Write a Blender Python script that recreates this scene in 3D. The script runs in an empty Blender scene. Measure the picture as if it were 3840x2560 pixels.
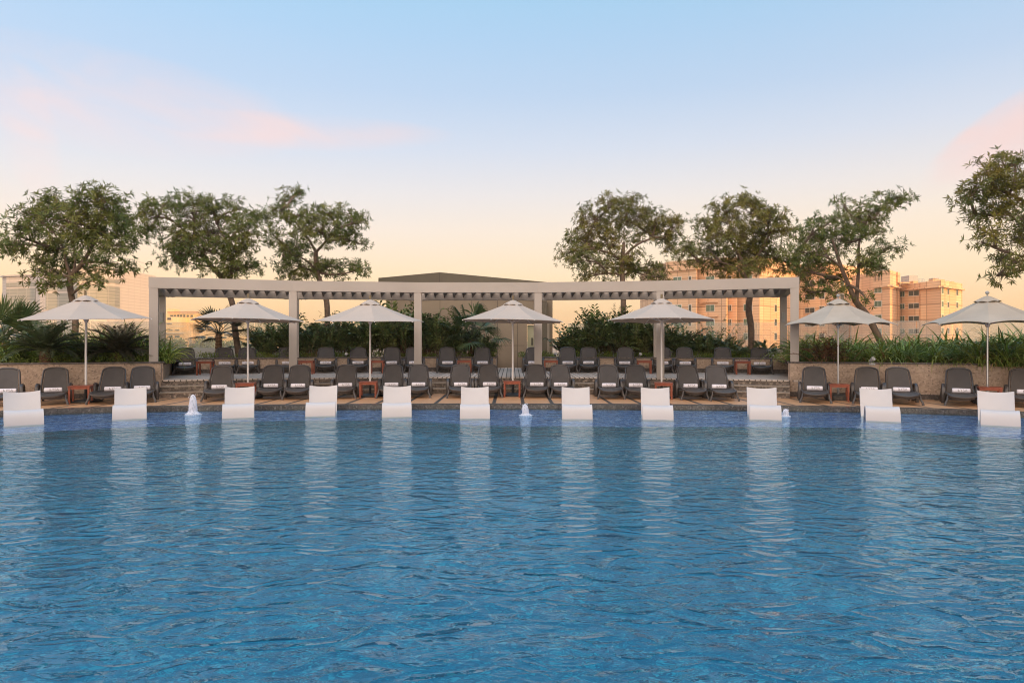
import bpy, math, random
import numpy as np
from mathutils import Vector, Matrix
random.seed(7); rng = np.random.default_rng(7)
R = math.radians; PI = math.pi
SC = bpy.context.scene; COL = SC.collection

# ------------------------------------------------------------------ camera
CAMZ = 1.5; F = 2560.0
cam = bpy.data.cameras.new("camera"); cam.lens = 24; cam.sensor_width = 36
cam.clip_start = 0.1; cam.clip_end = 6000
co = bpy.data.objects.new("camera", cam); COL.objects.link(co)
co.location = (0, 0, CAMZ); co.rotation_euler = (R(90), 0, 0); SC.camera = co
SC.render.resolution_x = 1024; SC.render.resolution_y = 682
SC.view_settings.view_transform = 'Standard'; SC.view_settings.look = 'None'
SC.view_settings.gamma = 1; SC.view_settings.exposure = 0.0
SC.cycles.max_bounces = 10; SC.cycles.transparent_max_bounces = 16
SC.cycles.use_denoising = True; SC.cycles.pixel_filter_type = 'BLACKMAN_HARRIS'; SC.cycles.filter_width = 1.1

# ------------------------------------------------------------------ world
SUN_EL, SUN_AZ = 9.0, 125.0       # degrees; azimuth clockwise from +Y
def lin(c):
    return tuple(((v/255)/12.92 if v/255 <= .04045 else ((v/255+.055)/1.055)**2.4) for v in c)
w = bpy.data.worlds.new("World"); SC.world = w; w.use_nodes = True
nt = w.node_tree; nt.nodes.clear()
def N(t, **k):
    n = nt.nodes.new(t)
    for a, b in k.items(): setattr(n, a, b)
    return n
def L(a, b): nt.links.new(a, b)
def M(op, a, b=None, c=None, clamp=False):
    n = nt.nodes.new('ShaderNodeMath'); n.operation = op; n.use_clamp = clamp
    for i, v in enumerate((a, b, c)):
        if v is None: continue
        if isinstance(v, (int, float)): n.inputs[i].default_value = v
        else: nt.links.new(v, n.inputs[i])
    return n.outputs[0]
def ramp(fac, stops, interp='LINEAR'):
    r = nt.nodes.new('ShaderNodeValToRGB'); r.color_ramp.interpolation = interp
    e = r.color_ramp.elements
    while len(e) > 1: e.remove(e[-1])
    e[0].position = stops[0][0]; e[0].color = (*stops[0][1], 1)
    for p, c in stops[1:]:
        x = e.new(p); x.color = (*c, 1)
    nt.links.new(fac, r.inputs[0]); return r.outputs[0]
def mixc(f, a, b, bt='MIX'):
    m = nt.nodes.new('ShaderNodeMix'); m.data_type = 'RGBA'; m.blend_type = bt
    for s, v in ((m.inputs[0], f), (m.inputs[6], a), (m.inputs[7], b)):
        if isinstance(v, (int, float)): s.default_value = v
        elif isinstance(v, tuple): s.default_value = (*v, 1) if len(v) == 3 else v
        else: nt.links.new(v, s)
    return m.outputs[2]
out = N('ShaderNodeOutputWorld')
tc = N('ShaderNodeTexCoord'); sep = N('ShaderNodeSeparateXYZ'); L(tc.outputs['Generated'], sep.inputs[0])
X, Y, Z = sep.outputs
el = M('ARCSINE', Z); az = M('ARCTAN2', X, Y)          # radians
t = M('DIVIDE', el, R(60), clamp=True)
sky_mid = ramp(t, [(0, lin((255,192,130))), (.04, lin((255,206,150))), (.09, lin((255,224,184))), (.15, lin((252,230,208))), (.20, lin((238,228,224))),
                   (.26, lin((214,220,234))), (.33, lin((188,210,236))), (.40, lin((172,207,238))), (.46, lin((160,206,238))), (.7, lin((130,188,228))), (1, lin((100,160,206)))])
sky_left = ramp(t, [(0, lin((255,184,116))), (.04, lin((255,196,130))), (.09, lin((254,210,162))), (.15, lin((242,218,204))), (.20, lin((228,218,218))),
                    (.26, lin((208,213,228))), (.33, lin((186,207,233))), (.40, lin((172,207,238))), (.46, lin((162,207,238))), (.7, lin((130,188,228))), (1, lin((100,160,206)))])
fl = M('MULTIPLY_ADD', az, -1.1, 0.25, clamp=True)
grad = mixc(fl, sky_mid, sky_left)
# pink evening cloud wisps: noise inside soft patches placed by azimuth / elevation
def patch(a0, e0, sa, se, tilt=0.0):
    da = M('SUBTRACT', az, a0); de = M('SUBTRACT', el, e0)
    de2 = M('SUBTRACT', de, M('MULTIPLY', da, tilt))
    q = M('ADD', M('POWER', M('ABSOLUTE', M('DIVIDE', da, sa)), 2.0), M('POWER', M('ABSOLUTE', M('DIVIDE', de2, se)), 2.0))
    return M('SUBTRACT', 1.0, q, clamp=True)
cm = N('ShaderNodeCombineXYZ'); L(M('MULTIPLY', az, 3.2), cm.inputs[0]); L(M('MULTIPLY_ADD', el, 9.0, M('MULTIPLY', az, 1.2)), cm.inputs[1])
nz = N('ShaderNodeTexNoise'); L(cm.outputs[0], nz.inputs['Vector'])
nz.inputs['Scale'].default_value = 1.6; nz.inputs['Detail'].default_value = 7; nz.inputs['Roughness'].default_value = .5; nz.inputs['Distortion'].default_value = .6
nf = M('MULTIPLY_ADD', nz.outputs['Fac'], 3.0, -.95, clamp=True)
c1 = patch(-.53, .295, .24, .065, -.04); c2 = patch(-.30, .285, .22, .026, .03); c3 = patch(.635, .245, .10, .042, .5)
c4 = patch(-.615, .24, .035, .07, -.9)
cl = M('MULTIPLY', M('ADD', M('ADD', c1, M('MULTIPLY', c2, .8)), M('ADD', M('MULTIPLY', c3, 2.6), M('MULTIPLY', c4, .8)), clamp=True), M('MAXIMUM', nf, M('MULTIPLY', c3, 1.1)))
cl = M('MULTIPLY', cl, .72)
grad = mixc(cl, grad, lin((251,212,203)))
# below the horizon: dull warm ground light
gb = M('GREATER_THAN', 0.0, Z); grad = mixc(gb, grad, lin((120,108,98)))
# the half of the sky towards the sunset (behind the camera) and overhead is brighter
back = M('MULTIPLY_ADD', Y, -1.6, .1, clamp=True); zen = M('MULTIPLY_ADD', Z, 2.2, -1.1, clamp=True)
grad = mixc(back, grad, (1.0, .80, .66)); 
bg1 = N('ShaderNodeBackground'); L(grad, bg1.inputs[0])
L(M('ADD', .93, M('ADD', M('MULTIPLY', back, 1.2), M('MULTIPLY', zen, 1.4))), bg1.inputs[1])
ns = N('ShaderNodeTexSky'); ns.sky_type = 'NISHITA'; ns.sun_disc = False
ns.sun_elevation = R(SUN_EL); ns.sun_rotation = R(SUN_AZ); ns.air_density = 1.0; ns.dust_density = 1.0
bg2 = N('ShaderNodeBackground'); L(ns.outputs[0], bg2.inputs[0]); bg2.inputs[1].default_value = .05
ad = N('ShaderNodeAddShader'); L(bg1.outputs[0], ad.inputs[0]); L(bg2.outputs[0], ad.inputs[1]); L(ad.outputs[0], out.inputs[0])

sl = bpy.data.lights.new("sun", 'SUN'); sl.energy = 5.0; sl.angle = R(.6); sl.color = (1, .52, .14)
so = bpy.data.objects.new("sun", sl); COL.objects.link(so)
sd = Vector((math.sin(R(SUN_AZ))*math.cos(R(SUN_EL)), math.cos(R(SUN_AZ))*math.cos(R(SUN_EL)), math.sin(R(SUN_EL))))
so.rotation_euler = sd.to_track_quat('Z', 'Y').to_euler(); so.location = (60, -30, 60)

# ------------------------------------------------------------------ materials
def mat(name, base, rough=.6, metal=0, var=None, vscale=3.0, bump=0, bscale=20, spec=.5, island=0, trans=0, vdetail=5, obj=True):
    """procedural material: base colour with noise variation and bump"""
    global nt
    m = bpy.data.materials.new(name); m.use_nodes = True; nt = m.node_tree
    p = nt.nodes['Principled BSDF']
    p.inputs['Roughness'].default_value = rough; p.inputs['Metallic'].default_value = metal
    p.inputs['Specular IOR Level'].default_value = spec
    tc = nt.nodes.new('ShaderNodeTexCoord'); vec = tc.outputs['Object' if obj else 'Generated']
    col = base
    if var:
        nz = nt.nodes.new('ShaderNodeTexNoise'); nz.inputs['Scale'].default_value = vscale; nz.inputs['Detail'].default_value = vdetail
        L(vec, nz.inputs['Vector'])
        f = M('MULTIPLY_ADD', nz.outputs['Fac'], 2.6, -.8, clamp=True)
        col = mixc(f, base, var)
    if island:
        g = nt.nodes.new('ShaderNodeNewGeometry')
        h = nt.nodes.new('ShaderNodeHueSaturation')
        if isinstance(col, tuple): h.inputs['Color'].default_value = (*col, 1)
        else: L(col, h.inputs['Color'])
        L(M('MULTIPLY_ADD', g.outputs['Random Per Island'], island*1.6, 1-island*.8), h.inputs['Value'])
        r2 = M('FRACT', M('MULTIPLY', g.outputs['Random Per Island'], 17.3))
        L(M('MULTIPLY_ADD', r2, .05, .475), h.inputs['Hue'])
        col = h.outputs[0]
    if isinstance(col, tuple): p.inputs['Base Color'].default_value = (*col, 1)
    else: L(col, p.inputs['Base Color'])
    if bump:
        nb = nt.nodes.new('ShaderNodeTexNoise'); nb.inputs['Scale'].default_value = bscale; nb.inputs['Detail'].default_value = 4
        L(vec, nb.inputs['Vector'])
        b = nt.nodes.new('ShaderNodeBump'); b.inputs['Strength'].default_value = 1; b.inputs['Distance'].default_value = bump
        L(nb.outputs['Fac'], b.inputs['Height']); L(b.outputs[0], p.inputs['Normal'])
    if trans:
        o = nt.nodes['Material Output']; tr = nt.nodes.new('ShaderNodeBsdfTranslucent')
        if isinstance(col, tuple): tr.inputs[0].default_value = (*col, 1)
        else: L(col, tr.inputs[0])
        ms = nt.nodes.new('ShaderNodeMixShader'); ms.inputs[0].default_value = trans
        L(p.outputs[0], ms.inputs[1]); L(tr.outputs[0], ms.inputs[2]); L(ms.outputs[0], o.inputs[0])
    return m
MT = {}
MT['leaf'] = mat('tree_leaf', (.08,.128,.023), .5, var=(.21,.205,.038), vscale=1.3, island=.45, trans=.25)
MT['leaf2'] = mat('tree_leaf_olive', (.105,.132,.024), .5, var=(.26,.21,.036), vscale=1.3, island=.45, trans=.25)
MT['bark'] = mat('bark', (.24,.165,.115), .9, var=(.13,.09,.065), vscale=9, bump=.02, bscale=25)
MT['frond'] = mat('dark_frond', (.05,.088,.026), .36, var=(.19,.23,.08), vscale=1.5, island=.55, trans=.1)
MT['frond2'] = mat('olive_frond', (.075,.115,.03), .4, var=(.23,.25,.08), vscale=1.5, island=.5, trans=.15)
MT['strap'] = mat('strap_leaf', (.11,.21,.035), .4, var=(.32,.35,.07), vscale=1.4, island=.5, trans=.25)
MT['strap2'] = mat('dark_strap_leaf', (.08,.17,.035), .38, var=(.26,.31,.07), vscale=1.4, island=.5, trans=.2)
MT['dry'] = mat('dry_leaf', (.30,.22,.09), .7, island=.4, trans=.2)
MT['cycad'] = mat('cycad_leaf', (.05,.085,.028), .42, var=(.11,.13,.045), vscale=2, island=.4, trans=.1)
MT['cycad2'] = mat('brown_cycad_leaf', (.05,.055,.025), .5, var=(.12,.09,.05), vscale=2, island=.4, trans=.1)
MT['palm'] = mat('fan_palm_leaf', (.06,.10,.03), .4, var=(.12,.15,.05), vscale=2, island=.35, trans=.2)
MT['palmdark'] = mat('dark_palm_leaf', (.03,.04,.014), .4, var=(.06,.06,.02), vscale=2, island=.35, trans=.15)
MT['croton'] = mat('croton_leaf', (.16,.055,.03), .45, var=(.16,.12,.03), vscale=3, island=.5, trans=.15)
MT['herb'] = mat('herb_leaf', (.12,.21,.03), .5, var=(.25,.28,.05), vscale=2, island=.4, trans=.25)
MT['purple'] = mat('petal_purple', (.16,.01,.06), .5, island=.4)
MT['fibre'] = mat('palm_fibre', (.10,.055,.03), .95, var=(.22,.13,.07), vscale=14, bump=.03, bscale=30)
MT['soil'] = mat('soil', (.045,.032,.022), .95, var=(.08,.055,.035), vscale=5, bump=.03, bscale=14)
MT['canvas'] = mat('umbrella_canvas', (.58,.49,.415), .85, var=(.52,.44,.37), vscale=1.2, bump=.002, bscale=8, trans=.14, spec=.2)
MT['canvas2'] = mat('umbrella_canvas_weathered', (.54,.475,.39), .85, var=(.46,.40,.325), vscale=1.6, bump=.002, bscale=8, trans=.14, spec=.2)
MT['alu'] = mat('white_aluminium', (.74,.72,.70), .35, var=(.66,.64,.62), vscale=2)
MT['silver'] = mat('brushed_aluminium', (.55,.55,.56), .3, metal=.8)
MT['wood'] = mat('red_teak', (.30,.075,.035), .45, var=(.20,.05,.025), vscale=9, bump=.001, bscale=40)
MT['finial'] = mat('pale_wood', (.24,.18,.10), .6, var=(.17,.13,.07), vscale=20)
MT['black'] = mat('black_metal', (.015,.015,.017), .5, var=(.03,.03,.03), vscale=6)
MT['concrete'] = mat('dark_concrete', (.085,.08,.072), .85, var=(.14,.13,.12), vscale=14, bump=.003)
MT['resin'] = mat('charcoal_resin', (.050,.043,.041), .36, var=(.065,.056,.053), vscale=6, spec=.6)
MT['chaise'] = mat('white_resin', (.56,.53,.52), .38, var=(.52,.49,.48), vscale=1.5)
MT['towel'] = mat('white_towel', (.84,.81,.86), .95, var=(.76,.73,.79), vscale=9, bump=.004, bscale=60, spec=.1)
MT['thread'] = mat('grey_thread', (.38,.36,.37), .9)
MT['pergola'] = mat('pergola_paint', (.455,.405,.36), .6, var=(.40,.355,.315), vscale=.7, bump=.001, bscale=6)
MT['slat'] = mat('pergola_slat', (.20,.16,.135), .7, var=(.14,.11,.095), vscale=2)
MT['kiosk'] = mat('kiosk_render', (.33,.27,.20), .85, var=(.27,.22,.165), vscale=.8, bump=.002, bscale=30)
MT['joint'] = mat('dark_joint', (.10,.085,.07), .9)
MT['roof'] = mat('kiosk_fascia', (.16,.14,.10), .8, var=(.13,.11,.085), vscale=.8)
MT['lampgrey'] = mat('lamp_housing', (.40,.40,.39), .5, var=(.32,.32,.31), vscale=9)
MT['windowdark'] = mat('window_glass', (.03,.035,.035), .12, var=(.09,.11,.09), vscale=.35)
MT['windowgreen'] = mat('green_window_glass', (.06,.12,.085), .15, var=(.13,.20,.14), vscale=.4)
MT['frame_w'] = mat('window_frame', (.62,.54,.44), .6)

def granite(name, a, b, c, scale, rough=.5, joints=None, jcol=(.5,.42,.34)):
    global nt
    m = bpy.data.materials.new(name); m.use_nodes = True; nt = m.node_tree
    p = nt.nodes['Principled BSDF']; p.inputs['Roughness'].default_value = rough
    tc = nt.nodes.new('ShaderNodeTexCoord'); v = tc.outputs['Object']
    vo = nt.nodes.new('ShaderNodeTexVoronoi'); vo.inputs['Scale'].default_value = scale; L(v, vo.inputs['Vector'])
    nz = nt.nodes.new('ShaderNodeTexNoise'); nz.inputs['Scale'].default_value = scale*.45; nz.inputs['Detail'].default_value = 6; L(v, nz.inputs['Vector'])
    sp = nt.nodes.new('ShaderNodeSeparateColor'); L(vo.outputs['Color'], sp.inputs[0])
    col = ramp(sp.outputs[0], [(0, a), (.42, a), (.5, b), (.8, b), (.9, c)], 'CONSTANT')
    col = mixc(M('MULTIPLY_ADD', nz.outputs['Fac'], 2, -.6, clamp=True), col, b)
    big = nt.nodes.new('ShaderNodeTexNoise'); big.inputs['Scale'].default_value = 1.1; big.inputs['Detail'].default_value = 4; L(v, big.inputs['Vector'])
    col = mixc(M('MULTIPLY_ADD', big.outputs['Fac'], .9, -.3, clamp=True), col, tuple(x*.62 for x in b))
    if joints:
        uv = nt.nodes.new('ShaderNodeUVMap'); br = nt.nodes.new('ShaderNodeTexBrick'); L(uv.outputs[0], br.inputs['Vector'])
        br.inputs['Scale'].default_value = 1; br.inputs['Brick Width'].default_value = joints[0]; br.inputs['Row Height'].default_value = joints[1]
        br.inputs['Mortar Size'].default_value = .004; br.inputs['Mortar Smooth'].default_value = .1
        br.inputs['Color1'].default_value = (1,1,1,1); br.inputs['Color2'].default_value = (.90,.90,.90,1); br.inputs['Mortar'].default_value = (1,1,1,1)
        col = mixc(1.0, col, br.outputs['Color'], 'MULTIPLY'); col = mixc(br.outputs['Fac'], col, jcol)
        b = nt.nodes.new('ShaderNodeBump'); b.inputs['Distance'].default_value = .004; b.invert = True
        L(br.outputs['Fac'], b.inputs['Height']); L(b.outputs[0], p.inputs['Normal'])
    L(col, p.inputs['Base Color']); return m
MT['wallstone'] = granite('tan_granite', (.62,.48,.37), (.46,.345,.26), (.22,.165,.13), 26, .7, (.62,.17), (.46,.35,.27))
MT['capstone'] = granite('dark_granite', (.15,.125,.11), (.075,.062,.056), (.27,.22,.19), 26, .45)
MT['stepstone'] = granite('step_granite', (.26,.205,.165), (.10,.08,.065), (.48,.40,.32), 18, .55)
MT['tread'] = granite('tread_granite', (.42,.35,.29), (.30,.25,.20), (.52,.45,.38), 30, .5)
MT['coping'] = granite('coping_granite', (.15,.135,.12), (.085,.077,.068), (.25,.225,.20), 30, .22, (.42,5), (.05,.045,.04))

# pool deck: sandy planks laid across, dark granite bands running towards the steps
def deck_mat():
    global nt
    m = bpy.data.materials.new('pool_deck_tile'); m.use_nodes = True; nt = m.node_tree
    p = nt.nodes['Principled BSDF']; p.inputs['Roughness'].default_value = .42
    g = nt.nodes.new('ShaderNodeNewGeometry'); s = nt.nodes.new('ShaderNodeSeparateXYZ'); L(g.outputs['Position'], s.inputs[0])
    x, y = s.outputs[0], s.outputs[1]
    band = M('LESS_THAN', M('FRACT', M('DIVIDE', M('ADD', x, 70.8-.27+.05), .708)), .13)
    br = nt.nodes.new('ShaderNodeTexBrick'); L(g.outputs['Position'], br.inputs['Vector'])
    br.inputs['Scale'].default_value = 1; br.inputs['Brick Width'].default_value = .9; br.inputs['Row Height'].default_value = .13; br.inputs['Mortar Size'].default_value = .004
    br.inputs['Color1'].default_value = (.68,.385,.20,1); br.inputs['Color2'].default_value = (.56,.31,.16,1); br.inputs['Mortar'].default_value = (.28,.16,.09,1)
    nz = nt.nodes.new('ShaderNodeTexNoise'); nz.inputs['Scale'].default_value = 2.2; nz.inputs['Detail'].default_value = 6; L(g.outputs['Position'], nz.inputs['Vector'])
    c = mixc(M('MULTIPLY_ADD', nz.outputs['Fac'], 1.6, -.55, clamp=True), br.outputs['Color'], (.46,.26,.14))
    c = mixc(band, c, (.055,.05,.045)); L(c, p.inputs['Base Color'])
    L(M('MULTIPLY_ADD', nz.outputs['Fac'], .3, .25), p.inputs['Roughness'])
    return m
MT['deck'] = deck_mat()
def planks_mat():
    global nt
    m = bpy.data.materials.new('weathered_planks'); m.use_nodes = True; nt = m.node_tree
    p = nt.nodes['Principled BSDF']; p.inputs['Roughness'].default_value = .7
    g = nt.nodes.new('ShaderNodeNewGeometry'); s = nt.nodes.new('ShaderNodeSeparateXYZ'); L(g.outputs['Position'], s.inputs[0])
    x = s.outputs[0]; q = M('DIVIDE', M('ADD', x, 50), .135)
    gap = M('LESS_THAN', M('FRACT', q), .17)
    wn = nt.nodes.new('ShaderNodeTexWhiteNoise'); wn.noise_dimensions = '1D'; L(M('FLOOR', q), wn.inputs['W'])
    nz = nt.nodes.new('ShaderNodeTexNoise'); nz.inputs['Scale'].default_value = 6; nz.inputs['Detail'].default_value = 5; L(g.outputs['Position'], nz.inputs['Vector'])
    c = mixc(wn.outputs['Value'], (.74,.64,.56), (.56,.48,.41)); c = mixc(M('MULTIPLY', nz.outputs['Fac'], .5), c, (.36,.30,.25))
    c = mixc(gap, c, (.03,.025,.02)); L(c, p.inputs['Base Color']); return m
MT['planks'] = planks_mat()
def mosaic_mat(name, ca, cb, cc, ts):
    global nt
    m = bpy.data.materials.new(name); m.use_nodes = True; nt = m.node_tree
    p = nt.nodes['Principled BSDF']; p.inputs['Roughness'].default_value = .35
    g = nt.nodes.new('ShaderNodeNewGeometry')
    sc = nt.nodes.new('ShaderNodeVectorMath'); sc.operation = 'SCALE'; L(g.outputs['Position'], sc.inputs[0]); sc.inputs['Scale'].default_value = 1/ts
    fl = nt.nodes.new('ShaderNodeVectorMath'); fl.operation = 'FLOOR'; L(sc.outputs[0], fl.inputs[0])
    wn = nt.nodes.new('ShaderNodeTexWhiteNoise'); L(fl.outputs[0], wn.inputs['Vector'])
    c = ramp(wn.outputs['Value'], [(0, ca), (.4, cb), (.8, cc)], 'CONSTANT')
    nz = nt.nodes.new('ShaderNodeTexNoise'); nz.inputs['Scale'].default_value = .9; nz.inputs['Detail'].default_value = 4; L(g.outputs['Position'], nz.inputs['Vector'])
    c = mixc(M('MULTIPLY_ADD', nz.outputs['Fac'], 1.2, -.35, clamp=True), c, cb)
    L(c, p.inputs['Base Color']); return m
MT['mosaic'] = mosaic_mat('blue_mosaic', (.07,.15,.38), (.14,.27,.58), (.50,.60,.82), .06)
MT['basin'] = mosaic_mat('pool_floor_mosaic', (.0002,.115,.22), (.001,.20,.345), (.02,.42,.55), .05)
def water_mat():
    global nt
    m = bpy.data.materials.new('pool_water'); m.use_nodes = True; nt = m.node_tree
    nt.nodes.clear(); o = nt.nodes.new('ShaderNodeOutputMaterial')
    g = nt.nodes.new('ShaderNodeNewGeometry'); mp = nt.nodes.new('ShaderNodeMapping'); L(g.outputs['Position'], mp.inputs[0])
    mp.inputs['Scale'].default_value = (.85, 1.35, 1); mp.inputs['Rotation'].default_value = (0, 0, .12)
    def nzz(scale, det, dist, amp, rough=.5, v=None, ridge=False):
        n = nt.nodes.new('ShaderNodeTexNoise'); n.inputs['Scale'].default_value = scale; n.inputs['Detail'].default_value = det
        n.inputs['Distortion'].default_value = dist; n.inputs['Roughness'].default_value = rough; L(v or mp.outputs[0], n.inputs['Vector'])
        if ridge: return M('MULTIPLY', M('POWER', M('ABSOLUTE', M('MULTIPLY_ADD', n.outputs['Fac'], 2.6, -1.3)), .8), -amp)
        return M('MULTIPLY', n.outputs['Fac'], amp)
    h = M('ADD', M('ADD', nzz(.9, 1, .5, .036), nzz(2.6, 1, .8, .020, ridge=True)), M('ADD', nzz(5.0, 1.5, 1.0, .014), nzz(11, 2, .9, .006)))
    h = M('MULTIPLY', h, M('MULTIPLY_ADD', nzz(.16, 3, .5, 1.0), 1.6, .1))
    # the jets along the shelf keep the far water choppier
    sp = nt.nodes.new('ShaderNodeSeparateXYZ'); L(g.outputs['Position'], sp.inputs[0])
    ch = M('MULTIPLY_ADD', sp.outputs[1], .25, -2.5, clamp=True)
    h = M('ADD', h, M('MULTIPLY', M('ADD', nzz(4.2, 2, .8, .040), nzz(10, 1, .5, .010)), ch))
    b = nt.nodes.new('ShaderNodeBump'); b.inputs['Strength'].default_value = 1; b.inputs['Distance'].default_value = 1.0; L(h, b.inputs['Height'])
    gl = nt.nodes.new('ShaderNodeBsdfGlass'); gl.inputs['IOR'].default_value = 1.45; gl.inputs['Roughness'].default_value = .02
    gl.inputs['Color'].default_value = (.82,.98,1,1); L(b.outputs[0], gl.inputs['Normal'])
    L(gl.outputs[0], o.inputs[0]); return m
MT['water'] = water_mat()
def glass_mat():
    global nt
    m = bpy.data.materials.new('balustrade_glass'); m.use_nodes = True; nt = m.node_tree
    nt.nodes.clear(); o = nt.nodes.new('ShaderNodeOutputMaterial')
    tr = nt.nodes.new('ShaderNodeBsdfTransparent'); tr.inputs[0].default_value = (.93,.95,.93,1)
    df = nt.nodes.new('ShaderNodeBsdfDiffuse'); df.inputs[0].default_value = (.75,.72,.66,1)
    gs = nt.nodes.new('ShaderNodeBsdfGlossy'); gs.inputs['Roughness'].default_value = .03
    a = nt.nodes.new('ShaderNodeMixShader'); a.inputs[0].default_value = .20; L(tr.outputs[0], a.inputs[1]); L(df.outputs[0], a.inputs[2])
    fr = nt.nodes.new('ShaderNodeFresnel'); fr.inputs[0].default_value = 1.45
    c = nt.nodes.new('ShaderNodeMixShader'); L(M('MULTIPLY', fr.outputs[0], .5), c.inputs[0]); L(a.outputs[0], c.inputs[1]); L(gs.outputs[0], c.inputs[2])
    L(c.outputs[0], o.inputs[0]); return m
MT['glass'] = glass_mat()
def foam_mat():
    global nt
    m = bpy.data.materials.new('foaming_water'); m.use_nodes = True; nt = m.node_tree
    nt.nodes.clear(); o = nt.nodes.new('ShaderNodeOutputMaterial')
    tr = nt.nodes.new('ShaderNodeBsdfTransparent'); df = nt.nodes.new('ShaderNodeBsdfDiffuse'); df.inputs[0].default_value = (.9,.9,.93,1)
    tl = nt.nodes.new('ShaderNodeBsdfTranslucent'); tl.inputs[0].default_value = (.9,.9,.95,1)
    a = nt.nodes.new('ShaderNodeMixShader'); a.inputs[0].default_value = .45; L(df.outputs[0], a.inputs[1]); L(tl.outputs[0], a.inputs[2])
    b = nt.nodes.new('ShaderNodeMixShader')
    tc = nt.nodes.new('ShaderNodeTexCoord'); mp = nt.nodes.new('ShaderNodeMapping'); mp.inputs['Scale'].default_value = (60,60,9); L(tc.outputs['Object'], mp.inputs[0])
    n = nt.nodes.new('ShaderNodeTexNoise'); n.inputs['Scale'].default_value = 1; L(mp.outputs[0], n.inputs['Vector'])
    L(M('MULTIPLY_ADD', n.outputs['Fac'], 2.0, -.1, clamp=True), b.inputs[0]); L(tr.outputs[0], b.inputs[1]); L(a.outputs[0], b.inputs[2]); L(b.outputs[0], o.inputs[0]); return m
MT['foam'] = foam_mat()
def sling_mat():
    global nt
    m = mat('woven_sling', (.080,.070,.064), .55, var=(.067,.058,.054), vscale=5); nt = m.node_tree
    p = nt.nodes['Principled BSDF']; tc = nt.nodes.new('ShaderNodeTexCoord'); wv = nt.nodes.new('ShaderNodeTexWave')
    wv.inputs['Scale'].default_value = 60; L(tc.outputs['Object'], wv.inputs['Vector'])
    b = nt.nodes.new('ShaderNodeBump'); b.inputs['Distance'].default_value = .001; L(wv.outputs['Fac'], b.inputs['Height']); L(b.outputs[0], p.inputs['Normal']); return m
MT['sling'] = sling_mat()
def clad_mat(name, a, b, jc, step, off=0.0, fine=None):
    """city facade: storey joints by height plus panel tint from noise"""
    global nt
    m = bpy.data.materials.new(name); m.use_nodes = True; nt = m.node_tree
    p = nt.nodes['Principled BSDF']; p.inputs['Roughness'].default_value = .75
    uv = nt.nodes.new('ShaderNodeUVMap'); s = nt.nodes.new('ShaderNodeSeparateXYZ'); L(uv.outputs[0], s.inputs[0]); x, z = s.outputs[0], s.outputs[1]
    cx = nt.nodes.new('ShaderNodeCombineXYZ'); L(M('FLOOR', M('DIVIDE', x, 3.3)), cx.inputs[0]); L(M('FLOOR', M('DIVIDE', M('ADD', z, off), step)), cx.inputs[1])
    wn = nt.nodes.new('ShaderNodeTexWhiteNoise'); L(cx.outputs[0], wn.inputs['Vector'])
    c = mixc(wn.outputs['Value'], a, b)
    jz = M('LESS_THAN', M('FRACT', M('DIVIDE', M('ADD', z, off), step)), .18/step)
    jx = M('LESS_THAN', M('FRACT', M('DIVIDE', x, 3.3)), .05)
    if fine:
        jf = M('LESS_THAN', M('FRACT', M('DIVIDE', z, fine)), .22); c = mixc(M('MULTIPLY', jf, .35), c, jc)
    c = mixc(M('MULTIPLY', M('MAXIMUM', jz, jx), .75), c, jc); L(c, p.inputs['Base Color']); return m
MT['apt'] = clad_mat('pink_panel_facade', (.64,.385,.225), (.76,.495,.29), (.25,.14,.085), 3.1, .4, .55)
MT['office'] = clad_mat('pale_office_tiles', (.50,.44,.40), (.52,.46,.41), (.40,.35,.32), .95, 0, None)
MT['officeglass'] = clad_mat('office_glazing', (.24,.24,.215), (.27,.27,.235), (.40,.36,.31), .95, 0, None)
MT['yellowapt'] = clad_mat('yellow_render', (.68,.50,.28), (.64,.46,.26), (.48,.34,.2), 3.2, 0, None)
MT['city'] = mat('city_ground', (.26,.21,.17), .95, var=(.18,.15,.12), vscale=.02)
MT['parapet'] = mat('parapet_paint', (.52,.52,.50), .7, var=(.44,.44,.42), vscale=.6)
MT['hotel'] = clad_mat('hotel_render', (.45,.42,.38), (.42,.39,.36), (.25,.23,.2), 3.2)

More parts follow.
